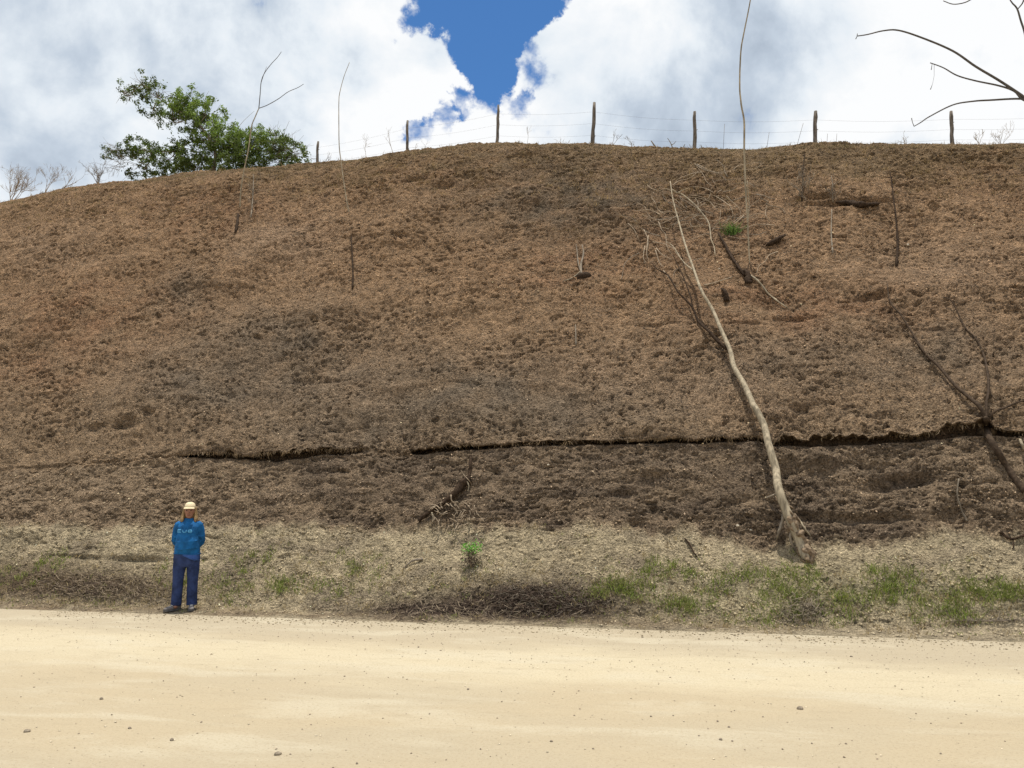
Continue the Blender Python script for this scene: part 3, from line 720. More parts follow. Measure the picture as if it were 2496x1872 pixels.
# tall whip, right
vC = vof(at(1827, 640)[0]); b = at(1827, 645)[0]
root = empty('sapling', b, 'tallest thin sapling, rising past the top edge of the picture', 'sapling')
m = MB(); chain(m, [(1828,650),(1826,620),(1822,534),(1817,451),(1814,361),(1814,297),(1807,256),(1803,207),(1806,124),(1814,77),(1829,0),(1838,-70),(1850,-130)], vC, r0=[.010,.016,.019,.020,.018,.016,.014,.011,.008], r1=0); m.build('trunk', M_pale, root)
m = MB(); chain(m, [(1822,545),(1826,500),(1821,440)], vC-.03, r0=.014, r1=.006); m.build('branch', M_pale, root)

# the big leaning dead trunk
pix = [(1968,1362),(1963,1352),(1946,1318),(1930,1277),(1915,1241),(1902,1207),(1896,1178),(1890,1145),(1881,1108),(1869,1072),(1860,1036),(1843,1000),(1832,980),(1814,938),(1791,893),(1780,855),(1757,802),(1736,753),(1712,708),(1693,659),(1671,599),(1656,547),(1641,490),(1634,441)]
offs = [-.03,.06,.14,.24,.32,.36,.36,.34,.30,.26,.24,.22,.21,.20,.20,.22,.26,.32,.40,.48,.56,.62,.70,.78]
b = at(1963, 1356)[0]; root = empty('leaning_dead_tree', b, 'long pale barkless trunk leaning left against the bank with its roots torn up', 'dead tree')
m = MB(); pts = chain(m, pix, None, offs, r0=[.05,.062,.067,.066,.062,.058,.055,.053,.050,.048,.044,.040,.034,.029,.024,.019,.014,.008], n=12, rough=.04); trunk_pts = pts; m.build('trunk', M_pale, root)
def off_at(px, py, o): return A(px, py, o)
m = MB(); m_pts = spline([tuple(off_at(1692,660,.47)), tuple(off_at(1672,645,.42)), tuple(off_at(1658,628,.40)), tuple(off_at(1645,613,.42))], 4); m.tube([Vector(q) for q in m_pts], [.02-.0013*i for i in range(len(m_pts))], 6); 
m_pts = spline([tuple(off_at(1660,630,.4)), tuple(off_at(1640,600,.35)), tuple(off_at(1625,590,.35))], 4); m.tube([Vector(q) for q in m_pts], [.009]*len(m_pts), 5); m.build('branch', M_pale, root)
m = MB(); chain(m, [(1638,464),(1650,470),(1662,474),(1690,495),(1712,520),(1727,545),(1733,580),(1740,600),(1743,622)], None, [.74,.66,.60,.55,.5,.42,.32,.25,.18], r0=.019, r1=.009); m.build('branch', M_pale, root)
m = MB(); chain(m, [(1640,468),(1625,460),(1612,462)], None, [.72,.66,.6], r0=.010, r1=.004)
chain(m, [(1652,470),(1665,462),(1680,458)], None, [.68,.66,.6], r0=.009, r1=.004); m.build('branch', M_pale, root)
m = MB(); chain(m, [(1772,850),(1745,828),(1728,806),(1703,783),(1690,752),(1676,735),(1652,711),(1628,672),(1604,655),(1590,640)], None, [.17,.16,.15,.15,.16,.18,.2,.22,.24,.24], r0=.034, r1=.008)  # shadow left of the leaning trunk, modelled as a dark limb
chain(m, [(1690,752),(1684,722),(1665,675),(1650,645),(1640,620)], None, [.16,.18,.22,.25,.28], r0=.016, r1=.007); m.build('branch', M_dark, root)['label'] = 'branch shadow shaped as a dark side branch'
for (pp, oo) in [([(1908,1225),(1925,1245),(1945,1265),(1960,1290),(1975,1306)], [.3,.24,.16,.10,.02]), ([(1912,1250),(1904,1275),(1896,1298),(1893,1318)], [.28,.26,.2,.05]), ([(1935,1290),(1925,1310),(1935,1330),(1950,1345)], [.2,.16,.08,.02]),
                 ([(1925,1262),(1945,1290),(1960,1330),(1975,1352)], [.22,.16,.10,.02]), ([(1950,1330),(1965,1345),(1985,1360)], [.1,.07,.0]), ([(1898,1205),(1885,1207),(1868,1213)], [.3,.3,.28])]:
    m = MB(); chain(m, pp, None, oo, r0=.030 if pp[0][0] > 1900 else .018, r1=.012, rough=.25); m.build('root', M_bark if pp[0][0] != 1908 else M_pale, root)
random.seed(5)
m = MB()
for k in range(70):
    q = trunk_pts[random.randint(0, 22)]-Vector(root.location); m.ball(q+Vector((random.gauss(.035, .04), random.gauss(.0, .04), random.gauss(-.01, .05))), (random.uniform(.015, .05), random.uniform(.02, .05), random.uniform(.03, .09)), 9, 6, .30, Matrix.Rotation(random.uniform(-.9, -.2), 3, 'Y'))
fused(m, 'root_soil', M_rootsoil, .013, 1, root)

# brush tangle round its top
b = at(1720, 560)[0]; root = empty('brush_tangle', b, 'tangle of dead twigs and vines behind the top of the leaning trunk', 'brush')
random.seed(11)
for (mm, k) in ((M_twig, 46), (M_bark, 30)):
    m = MB()
    for _ in range(k):
        x0, y0 = random.gauss(1715, 85), max(400, random.gauss(505, 50))
        ang = random.uniform(-.9, .9)+(math.pi if random.random() < .5 else 0); L = random.uniform(30, 110); pp = []; x, y = x0, y0
        for i in range(5):
            pp.append((x, y)); ang += random.gauss(0, .35); x += math.cos(ang)*L/4; y = max(388, y+math.sin(ang)*L/4*.7)
        chain(m, pp, None, [random.uniform(.02, .22) for _ in pp], r0=random.uniform(.006, .013), r1=.004, n=4, sub=3)
    m.build('twig', mm, root)['kind'] = 'stuff'
b = at(1600, 640)[0]; root = empty('brush_tangle', b, 'thin dead twigs hanging left of the leaning trunk top', 'brush')
m = MB()
for pp in [[(1580,575),(1577,620),(1585,645)],[(1572,600),(1568,628),(1575,640)],[(1600,605),(1615,620),(1640,632)],[(1605,540),(1612,560),(1622,572),(1626,600),(1640,625)],[(1570,560),(1580,585),(1578,610)],[(1598,610),(1608,640),(1618,650)],[(1530,545),(1545,560),(1560,590)],[(1617,660),(1640,690),(1655,700)],[(1590,590),(1620,595),(1650,610)]]:
    chain(m, pp, None, [random.uniform(.05, .2) for _ in pp], r0=.011, r1=.005, n=5, sub=3)
m.build('twig', M_twig, root)['kind'] = 'stuff'

def simple_thing(name, label, cat, mat, part, chains, group=None, extra=None):
    bx, by = chains[0][0][0]; b = at(bx, by)[0]; root = empty(name, b, label, cat, group)
    for (pp, oo, r0, r1) in chains:
        m = MB(); chain(m, pp, None, oo, r0=r0, r1=r1, rough=.34, n=8)
        m.build(part, mat, root)
    return root
random.seed(31)
simple_thing('charred_stump', 'charred stump with two sticks running up left and down right from it', 'stump', M_dark, 'stub', [([(1822,690),(1822,670),(1815,660)], [0,.10,.14], .070, .035), ([(1815,668),(1800,650),(1782,625),(1762,590),(1750,568)], [.06,.07,.08,.09,.1], .040, .018), ([(1824,672),(1822,655),(1826,640)], [.05,.12,.16], .015, .008)])
simple_thing('fallen_stick', 'pale stick lying down right from the charred stump', 'stick', M_pale, 'stick', [([(1830,672),(1850,688),(1872,715),(1895,735),(1918,750)], [.05,.06,.05,.05,.03], .020, .012)])
simple_thing('charred_knot', 'small black knobbly stub like a cone on the slope right of the leaning trunk', 'stump', M_dark, 'stub', [([(1770,732),(1766,715),(1760,700)], [0,.06,.1], .055, .018)])
simple_thing('fallen_stick', 'brown stick lying level beside the small black stub', 'stick', M_twig, 'stick', [([(1716,696),(1740,690),(1765,682),(1785,676)], [.04,.04,.05,.04], .014, .007)])
simple_thing('driftwood_log', 'short dark log lying tilted on bare soil right of the tall sapling', 'log', M_dark, 'log', [([(1868,598),(1880,592),(1897,583),(1914,573)], [.04,.06,.07,.07], [.02,.05,.055,.02], 0)])
simple_thing('driftwood_log', 'long flat charred log lying in the hollow near the top right', 'log', M_dark, 'log', [([(2038,494),(2070,494),(2100,499),(2142,497)], [.05,.06,.06,.05], [.02,.055,.06,.03], 0)])
st_ = simple_thing('dead_stalk', 'dark upright twiggy stalk above the left end of the flat charred log', 'dead plant', M_dark, 'stem', [([(1955,492),(1957,450),(1957,420),(1962,375)], [0,.2,.35,.6], .020, .008)])
m = MB()
for _ in range(22): rec_branch(m, A(1958+random.gauss(0, 9), random.uniform(425, 490), .12), Vector((random.gauss(0, .8), -.2, 1)), .25, .007, 1)
m.build('twigs', M_bark, st_)['kind'] = 'stuff'
st_ = simple_thing('dead_stalk', 'thin grey stalk rising from the middle of the flat charred log', 'dead plant', M_bark, 'stem', [([(2030,492),(2030,455),(2027,430)], [0,.2,.4], .012, .006)])
m = MB()
for _ in range(12): rec_branch(m, A(2030+random.gauss(0, 10), random.uniform(445, 488), .1), Vector((random.gauss(0, .7), -.2, 1)), .2, .006, 1)
m.build('twigs', M_bark, st_)['kind'] = 'stuff'
simple_thing('dead_stalk', 'faint brown stalk lying below the flat charred log', 'dead plant', M_bark, 'stem', [([(2030,617),(2027,570),(2026,510)], [.02,.06,.10], .018, .009)])
st_ = simple_thing('dead_stalk', 'longest black upright stalk on the upper right slope', 'dead plant', M_dark, 'stem', [([(2185,650),(2187,600),(2184,540),(2180,490),(2174,445),(2170,415)], [0,.12,.25,.38,.5,.62], .022, .010)])
m = MB()
for _ in range(14): rec_branch(m, A(2177+random.gauss(0, 3), random.uniform(420, 560), .35), Vector((random.gauss(0, 1), -.4, .6)), .14, .006, 0)
m.build('twigs', M_dark, st_)['kind'] = 'stuff'
st_ = simple_thing('root_stump', 'forked dead stump with a pale root reaching left in mid slope', 'stump', M_bark, 'stem', [([(1420,676),(1418,650),(1421,620),(1417,598)], [0,.08,.16,.2], .030, .010), ([(1417,664),(1410,640),(1406,610),(1405,596)], [.04,.1,.15,.2], .018, .008)])
m = MB(); chain(m, [(1416,660),(1405,670),(1390,678),(1374,686)], None, [.06,.06,.05,.03], r0=.016, r1=.009); m.build('root', M_pale, st_)
m = MB(); m.ball(A(1424, 673, .0), (.14, .08, .09), 9, 6, .25); m.build('burl', M_dark, st_)
simple_thing('dead_stalk', 'short dark stalk on the slope above the stone patch in mid bank', 'dead plant', M_bark, 'stem', [([(1404,842),(1404,815),(1402,790)], [0,.05,.1], .018, .008)])

# charred root under the crack, centre
root = simple_thing('charred_root', 'charred root hanging from the crack and bending down left to the bench', 'root', M_dark, 'root', [([(1148,1090),(1146,1120),(1144,1150),(1142,1172)], [.02,.05,.06,.06], .022, .026), ([(1142,1168),(1128,1182),(1108,1200),(1084,1222),(1052,1244),(1020,1270)], [.06,.08,.08,.08,.07,.05], [.06,.065,.05,.04,.035,.03], 0)])
m = MB(); random.seed(3)
for _ in range(42):
    x0, y0 = random.gauss(1115, 32), random.gauss(1250, 20); ang = random.uniform(0, 6.28); L = random.uniform(12, 45); pp = []; x, y = x0, y0
    for i in range(4): pp.append((x, y)); ang += random.gauss(0, .5); x += math.cos(ang)*L/3; y += math.sin(ang)*L/3
    chain(m, pp, None, [random.uniform(.06, .18) for _ in pp], r0=random.uniform(.006, .012), r1=.004, n=4, sub=3)
m.build('rootlets', M_twig, root)['kind'] = 'stuff'
m = MB(); chain(m, [(1140,1172),(1142,1185),(1140,1198)], None, [.1,.1,.06], r0=.012, r1=.008); m.build('root', M_pale, root); m = MB(); chain(m, [(1052,1250),(1055,1262),(1054,1276)], None, [.1,.1,.06], r0=.012, r1=.008); m.build('root', M_pale, root)
simple_thing('bent_twig', 'thin curved twig standing in the face below the crack at the right', 'twig', M_bark, 'stem', [([(2358,1268),(2347,1250),(2337,1225),(2334,1200),(2336,1166)], [.02,.05,.09,.12,.16], .014, .008)])
simple_thing('root_snag', 'pale broken root end sticking out of the crack at the right edge', 'root', M_pale, 'root', [([(2496,1092),(2489,1080),(2484,1062)], [.06,.1,.12], .028, .012)])
simple_thing('root_snag', 'dark branching root lying on the bench at the right edge', 'root', M_dark, 'root', [([(2438,1296),(2455,1308),(2472,1313),(2500,1306)], [.03,.04,.04,.04], .020, .014), ([(2470,1314),(2472,1330),(2468,1340)], [.03,.03,.02], .012, .006)])
simple_thing('root_snag', 'dark root curling on the pale bench left of the leaning trunk base', 'root', M_dark, 'root', [([(1668,1312),(1680,1325),(1690,1345),(1700,1358)], [.03,.04,.04,.02], .014, .009)])
simple_thing('root_snag', 'short grey root on the bench between the person and the seedling', 'root', M_bark, 'root', [([(1030,1362),(1010,1366),(998,1372),(982,1384)], [.03,.05,.04,.02], .022, .008)])
for (x0, y0, lab) in [(90,1012,'crooked little twig')]: pass

random.seed(12)  # branch shadows on the slope, with one dark stem, modelled as thin limbs
b = at(2405, 1062)[0]; root = empty('branch_shadow_limbs', b, 'branch shadows and a dark stem on the slope at the far right, shaped as a forked sapling', 'dead tree')
m = MB(); chain(m, [(2500,1198),(2478,1170),(2455,1135),(2432,1100),(2412,1068),(2405,1040),(2402,1018)], None, [.02,.03,.05,.10,.12,.10,.08], r0=[.050,.048,.040,.045,.050,.045,.038], r1=0, rough=.18); m.build('trunk', M_shadowlimb, root)  # main limb of the branch shadows and dark stem
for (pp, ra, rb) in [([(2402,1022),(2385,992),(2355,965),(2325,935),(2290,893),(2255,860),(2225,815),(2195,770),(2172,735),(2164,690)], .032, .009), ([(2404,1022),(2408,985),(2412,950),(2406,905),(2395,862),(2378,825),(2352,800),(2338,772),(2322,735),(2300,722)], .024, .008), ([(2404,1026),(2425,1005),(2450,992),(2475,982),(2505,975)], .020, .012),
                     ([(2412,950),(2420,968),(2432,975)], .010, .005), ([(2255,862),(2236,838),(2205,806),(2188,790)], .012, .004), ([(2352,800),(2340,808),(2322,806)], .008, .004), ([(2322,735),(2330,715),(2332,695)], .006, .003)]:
    m = MB(); chain(m, pp, None, [.07+.02*math.sin(i) for i in range(len(pp))], r0=ra, r1=rb, rough=.15); m.build('branch', M_shadowlimb, root)  # side limbs of the branch shadows and dark stem
m = MB(); m.ball(A(2408, 1052, .04)-b, (.13, .10, .08), 10, 7, .3); 
for _ in range(8): m.ball(A(2408+random.gauss(0, 7), 1053+random.gauss(0, 3), .04)-b, (.07, .06, .06), 9, 6, .3)
fused(m, 'limb_junction', M_rootsoil, .03, 2, root)  # lump joining the shadow limbs at the crack
# green plants
def leafy(name, px, py, hpx, rad, nl, label, cat, colr, stemcol=M_twig, ls=(.03, .07), up=.6):
    b = at(px, py)[0]; root = empty(name, b, label, cat); hgt = hpx/F_PX*b.length
    m = MB()
    for _ in range(5): m.tube([b-Vector((0, 0, .02)), b+Vector((random.gauss(0, rad*.3), random.gauss(0, rad*.3), hgt*.6)), b+Vector((random.gauss(0, rad*.6), random.gauss(0, rad*.6), hgt*random.uniform(.7, 1)))], [.008, .006, .003], 5)
    m.build('stem', stemcol, root)
    c = np.array(b)+np.array([0, 0, hgt]); p_ = c+rng.normal(0, 1, (nl, 3))*np.array([rad*.5, rad*.5, rad*.35])
    nr_ = unit(rng.normal(0, .6, (nl, 3))+np.array([0, -.2, up])); cols = np.array(colr)[None]*rng.uniform(.6, 1.6, (nl, 1))
    size = rng.uniform(*ls, nl); nn = nr_; a = unit(np.cross(nn, rng.normal(0, 1, (nl, 3)))); bb = np.cross(nn, a); L = size[:, None]
    v = np.stack([p_-a*L*.5, p_-bb*L*.2+nn*L*.05, p_+a*L*.5, p_+bb*L*.2+nn*L*.05], 1).reshape(-1, 3)-np.array(b)
    o = np_mesh('leaves', v, np.arange(nl*4).reshape(-1, 4), M_leaf, parent=root, colors=np.repeat(cols, 4, 0)); o['kind'] = 'stuff'
    return root
r_ = leafy('seedling', 1148, 1382, 42, .15, 260, 'bright green seedling on a dry stem in the middle of the bench', 'plant', (.13, .34, .04), ls=(.025, .055))
bpt = Vector(r_.location); nl = 320
p_ = np.array(bpt)+rng.normal(0, 1, (nl, 3))*np.array([.06, .05, .07])+np.array([0, -.03, .13]); cols = np.array([[.10, .075, .055]])*rng.uniform(.5, 1.9, (nl, 1))
nn = unit(rng.normal(0, 1, (nl, 3))); a = unit(np.cross(nn, rng.normal(0, 1, (nl, 3)))); bb = np.cross(nn, a)
v = np.stack([p_-a*.018, p_-bb*.008, p_+a*.018, p_+bb*.008], 1).reshape(-1, 3)-np.array(bpt)
o = np_mesh('dead_leaves', v, np.arange(nl*4).reshape(-1, 4), M_flake, parent=r_, colors=np.repeat(cols, 4, 0)); o['kind'] = 'stuff'
def grass_tuft(px, py, rad, n, hgt, colr, label):
    b = at(px, py)[0]; q = rng.normal(0, rad, (n, 3)); base = np.array(b)+q*np.array([1, .3, .3])
    v, f, cc = blades(base, hgt*rng.uniform(.5, 1.1, n), np.array(colr)[None]*rng.uniform(.6, 1.6, (n, 1)), .006, .45)
    root = empty('grass_tuft', b, label, 'grass tuft'); o = np_mesh('blades', v-np.array(b), f, M_blade, parent=root, colors=cc); o['kind'] = 'stuff'
grass_tuft(1788, 572, .09, 170, .32, (.12, .19, .05), 'green grass tuft under the brush tangle beside the tall sapling')

# dry brush heaps on the verge
def heap(px, py, sx, sy, n, label, mats, hi=.18, seed=1):
    random.seed(seed); b = at(px, py)[0]; root = empty('brush_heap', b, label, 'brush heap')
    for mm in mats:
        m = MB()
        for _ in range(n//len(mats)):
            x, y = random.gauss(px, sx), min(random.gauss(py, sy), 1512); ang = random.uniform(0, 6.28); L = random.uniform(10, 38); pp = []
            for i in range(3): pp.append((x, min(y, 1514))); ang += random.gauss(0, .4); x += math.cos(ang)*L/2; y += math.sin(ang)*L/2*.6
            chain(m, pp, None, [random.uniform(.0, hi) for _ in pp], r0=random.uniform(.0025, .005), r1=.002, n=3, sub=2)
        m.build('twigs', mm, root)['kind'] = 'stuff'
M_brush = simple('dark_brush', (.10, .07, .052), .4, 30)
heap(1320, 1462, 75, 22, 700, 'dark heap of dry brush at the road edge in the middle', [M_brush, M_brush, M_bark], .07, 1)
heap(1080, 1488, 110, 14, 420, 'low spread of brown dry brush left of the dark heap', [M_brush, M_twig], .09, 2)
heap(230, 1435, 110, 20, 620, 'long heap of brown dry weeds left of the person', [M_brush, M_twig], .10, 3)
heap(1960, 1480, 28, 18, 200, 'small heap of grey twigs in the green weeds', [M_bark, M_pale], .14, 4)
heap(2420, 1532, 60, 8, 90, 'grey root litter at the road edge on the far right', [M_bark], .06, 6)

# stones
random.seed(77)
def stone(px, py, wpx, mat, label, group=None):
    b, nr_ = at(px, py); d = (b-CAMV).length; s = wpx/F_PX*d/2*.62
    m = MB(); m.ball((0, 0, 0), (s, s*random.uniform(.6, .9), s*random.uniform(.5, .75)), 9, 6, .13)
    o = m.build('stone', mat, smooth=True); o.location = b+Vector((0, 0, s*.25)); o.rotation_euler.z = random.uniform(0, 3)
    tag(o, label, 'stone', group)
G_ST = 'small dark stones lying loose on the dirt road'
for (px, py, wp) in [(2137,1601),(813,1518),(247,1705),(418,1805),(315,1777),(900,1558),(860,1553),(1020,1578),(1140,1681),(1587,1747),(1860,1748),(1757,1804),(1780,1806),(1445,1825),(1660,1760),(1773,1770),(1400,1745),(2006,1818),(1905,1773),(1048,1741),(733,1761),(635,1652),(1634,1652),(1950,1729)] and []:
    pass
for (px, py, wp) in [(2075,1601,10),(813,1518,9),(247,1705,14),(419,1805,16),(192,1789,7),(902,1558,8),(860,1553,7),(1020,1578,9),(1141,1681,14),(1587,1747,10),(1860,1748,8),(1446,1826,10),(1777,1773,11),(1757,1804,14),(1785,1807,9),(1979,1813,9),(1344,1808,12),(1400,1745,8),(1047,1741,8),(1634,1652,8),(708,1839,8),(870,1862,12),(491,1761,9),(1749,1759,11),(1704,1794,8),(1641,1745,8),(2293,1838,9)]:
    stone(px, py, wp, M_stone, 'small dark stone lying loose on the pale dirt road', G_ST)
stone(1950, 1729, 22, M_stone, 'largest dark stone on the road, below the leaning trunk')
stone(677, 1840, 26, M_stone, 'flat grey brown stone near the bottom of the road below the person')
stone(66, 1784, 20, M_stone, 'grey stone on the road near the bottom left corner')
stone(316, 1776, 13, M_stone, 'squarish stone on the road left of and below the person')
stone(2273, 642, 12, M_stone, 'round dark stone on the upper right slope') if False else None
stone(1985, 677, 17, M_dark, 'small round dark stone on the slope right of the charred stump')
stone(1336, 1134, 11, M_palestone, 'upright pale stone in the dark face left of centre')
stone(1753, 656, 9, M_palestone, 'small white stone beside the leaning trunk on the upper slope')
stone(2213, 598, 12, M_palestone, 'small pale flat stone on the slope right of the longest black stalk')
stone(1280, 1005, 8, M_palestone, 'tiny pale stone above the crack near the centre') if False else None
stone(1798, 1283, 16, M_palestone, 'pale clod at the foot of the dark face left of the leaning trunk')
stone(1830, 1293, 13, M_palestone, 'pale clod touching the left side of the leaning trunk base')

# ------------------------------------------------------------------ the green tree behind the crest
random.seed(9)
V_T = V_CREST+2.0
tb = on_plane(520, 440, V_T); gz = ground_below(tb); tb = Vector((tb.x, tb.y, gz.z-.05))
tree = empty('green_tree', tb, 'bushy green tree with a sparse crooked top standing behind the left crest', 'tree')
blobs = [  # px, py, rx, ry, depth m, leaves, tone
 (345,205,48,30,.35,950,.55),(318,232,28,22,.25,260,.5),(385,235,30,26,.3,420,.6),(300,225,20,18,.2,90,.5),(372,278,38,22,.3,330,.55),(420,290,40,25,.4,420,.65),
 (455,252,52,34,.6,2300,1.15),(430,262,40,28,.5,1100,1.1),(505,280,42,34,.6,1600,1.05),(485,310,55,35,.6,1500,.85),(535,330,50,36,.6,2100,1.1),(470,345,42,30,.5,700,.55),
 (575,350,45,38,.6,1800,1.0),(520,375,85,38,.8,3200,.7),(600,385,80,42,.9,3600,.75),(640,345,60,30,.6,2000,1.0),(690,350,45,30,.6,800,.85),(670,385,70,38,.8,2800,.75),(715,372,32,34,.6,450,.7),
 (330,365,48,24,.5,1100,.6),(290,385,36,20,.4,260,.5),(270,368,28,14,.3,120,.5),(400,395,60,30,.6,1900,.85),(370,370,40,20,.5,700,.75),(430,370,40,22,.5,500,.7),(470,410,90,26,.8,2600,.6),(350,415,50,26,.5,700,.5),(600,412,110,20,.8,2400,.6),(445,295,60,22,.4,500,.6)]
PL = []; PC = []
dist = (tb-CAMV).length; sc_ = dist/F_PX
cents = []
for (px, py, rx, ry, dd, nl, tone) in blobs:
    c = on_plane(px, py, V_T); cents.append((c, rx*sc_, ry*sc_, dd, nl))
    nclump = max(4, nl//45)
    cl_ = rng.normal(0, .55, (nclump, 3)); cl_ = cl_/np.maximum(1, np.linalg.norm(cl_, axis=1, keepdims=True))
    ids = rng.integers(0, nclump, nl)
    q = cl_[ids]*np.array([rx*sc_, dd, ry*sc_])+rng.normal(0, .055, (nl, 3))
    PL.append(np.array(c)+q)
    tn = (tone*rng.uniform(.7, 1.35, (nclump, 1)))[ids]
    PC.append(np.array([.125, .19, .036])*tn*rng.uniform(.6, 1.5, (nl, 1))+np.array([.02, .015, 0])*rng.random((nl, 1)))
PL = np.concatenate(PL); PC = np.concatenate(PC); nl = len(PL)
nn = unit(rng.normal(0, .7, (nl, 3))+np.array([0, -.15, .5])); a = unit(np.cross(nn, rng.normal(0, 1, (nl, 3)))); bb = np.cross(nn, a); L = rng.uniform(.045, .105, (nl, 1))
v = np.stack([PL-a*L*.6, PL-bb*L*.22+nn*L*.06, PL+a*L*.6, PL+bb*L*.22+nn*L*.06], 1).reshape(-1, 3)-np.array(tb)
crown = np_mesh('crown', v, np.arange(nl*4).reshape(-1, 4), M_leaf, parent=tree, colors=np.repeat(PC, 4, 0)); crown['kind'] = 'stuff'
m = MB(); tk = [tb, on_plane(522, 405, V_T), on_plane(525, 370, V_T), on_plane(505, 330, V_T), on_plane(470, 290, V_T), on_plane(420, 262, V_T), on_plane(365, 225, V_T)]
tk = [Vector(q) for q in spline([tuple(q) for q in tk], 5)]
m.tube(tk, [.075-.062*i/(len(tk)-1) for i in range(len(tk))], 8, rough=.05); m.build('trunk', M_bark, tree)
mt = MB(); ml = MB()
done = list(tk[3:])
for (c, rx, rz, dd, nl) in sorted(cents, key=lambda e: min((e[0]-q).length for q in tk)):
    st_p = min(done, key=lambda q: (q-c).length+(.25 if q.z > c.z else 0)); done.append(c); mid = st_p.lerp(c, .5)+Vector((random.gauss(0, .06), random.gauss(0, .1), random.gauss(0, .06)))
    ml.tube([Vector(q) for q in spline([tuple(st_p), tuple(mid), tuple(c)], 4)], [.022-.0016*i for i in range(9)], 6)
    for _ in range(12):
        tgt = c+Vector((random.gauss(0, rx*.6), random.gauss(0, dd*.5), random.gauss(0, rz*.65))); s0_ = st_p.lerp(c, random.uniform(.5, 1))
        md = s0_.lerp(tgt, .5)+Vector((random.gauss(0, .06), random.gauss(0, .06), random.gauss(0, .06)))
        mt.tube([Vector(q) for q in spline([tuple(s0_), tuple(md), tuple(tgt)], 3)], [.008-.0008*i for i in range(7)], 4, cap=False)
for (px, py, d_) in [(660,380,.8),(690,385,1),(640,400,.9),(300,400,-1),(330,400,-.8),(290,380,-1)]*5:
    rec_branch(mt, on_plane(px+random.gauss(0, 10), py+random.gauss(0, 8), V_T), Vector((d_*.9, random.gauss(0, .4), .35)), .55, .008, 2, .4, -.05)
ml.build('limbs', M_bark, tree)['kind'] = 'stuff'; mt.build('twigs', M_bark, tree)['kind'] = 'stuff'
for (px, pyt, pyb) in [(468,430,444)]:
    pass
# broken stubs on the crest, centre right
plant('broken_stub', 1640, 364, V_CREST+.05, 42, .020, 1, 'curled broken stub on the crest left of the fifth post, thicker one', 'stump', M_bark, None, lean=-.3, kids=(1, 2), spread=.8)
plant('broken_stub', 1662, 364, V_CREST+.05, 44, .016, 1, 'thin broken twig stub on the crest nearest the fifth post', 'stump', M_bark, None, lean=.3, kids=(1, 2), spread=.8)
b = on_plane(1605, 366, V_CREST); root = empty('broken_stub', b, 'short slanting stick poking from the crest left of the curled stub', 'stump')
m = MB(); chain(m, [(1605,368),(1596,356),(1587,343)], V_CREST, r0=.03, r1=.012); m.build('stub', M_bark, root)

# ------------------------------------------------------------------ bare tree standing outside the picture to the right
def shadow_src(px, py, L): return at(px, py)[0]+SUN*L
base_t = on_plane(2860, 1400, .9); base_t = ground_below(base_t)-Vector((0, 0, .1))
big = empty('bare_tree', base_t, 'leafless tree standing outside the right edge whose dark branches reach into the sky', 'tree')
hub = on_plane(2640, 240, 1.6)
trk = [base_t, base_t.lerp(hub, .33)+Vector((.25, 0, 0)), base_t.lerp(hub, .66)+Vector((.15, 0, 0)), hub, on_plane(2600, 20, 1.6), on_plane(2570, -200, 1.6)]
tk = [Vector(q) for q in spline([tuple(q) for q in trk], 6)]
m = MB(); m.tube(tk, [.12-.08*i/(len(tk)-1) for i in range(len(tk))], 10, rough=.04); m.build('trunk', M_skytwig, big)
V_S = 1.6
def skylimb(pix, r0, r1, start=None):
    m = MB(); pts = [tuple(on_plane(q[0], q[1], V_S)) for q in pix]
    if start is not None: pts.append(tuple(start))
    pts = spline(pts, 6); m.tube([Vector(q) for q in pts], [r1+(r0-r1)*i/(len(pts)-1) for i in range(len(pts))], 7); m.build('branch', M_skytwig, big)
skylimb([(2089,88),(2115,84),(2153,75),(2190,74),(2247,92),(2322,124),(2378,162),(2435,196),(2491,233),(2530,262)], .022, .008, tk[18])
skylimb([(2267,153),(2299,165),(2333,184),(2378,197),(2435,209),(2472,222),(2510,248)], .017, .007, tk[18])
skylimb([(2228,308),(2245,298),(2266,284),(2322,256),(2371,247),(2416,244),(2491,241),(2560,250)], .018, .006, tk[18])
skylimb([(2461,-2),(2468,8),(2480,23),(2493,64),(2520,120)], .018, .008, tk[20])
skylimb([(2480,23),(2492,8),(2498,-8)], .012, .008)
skylimb([(2299,2),(2322,10),(2345,8),(2363,1),(2385,-15)], .010, .006)
m = MB(); m.tube([on_plane(2277,158,V_S), on_plane(2277,185,V_S), on_plane(2273,205,V_S), on_plane(2268,218,V_S)], [.003, .002, .002, .006], 4); m.tube([on_plane(2272,156,V_S), on_plane(2270,170,V_S)], [.003, .006], 4)
m.tube([on_plane(2228,308,V_S), on_plane(2224,298,V_S), on_plane(2222,288,V_S)], [.006, .005, .008], 4); m.tube([on_plane(2089,88,V_S), on_plane(2086,95,V_S)], [.006, .008], 4); m.tube([on_plane(2089,88,V_S), on_plane(2090,82,V_S)], [.005, .006], 4)
m.build('twigs', M_skytwig, big)['kind'] = 'stuff'

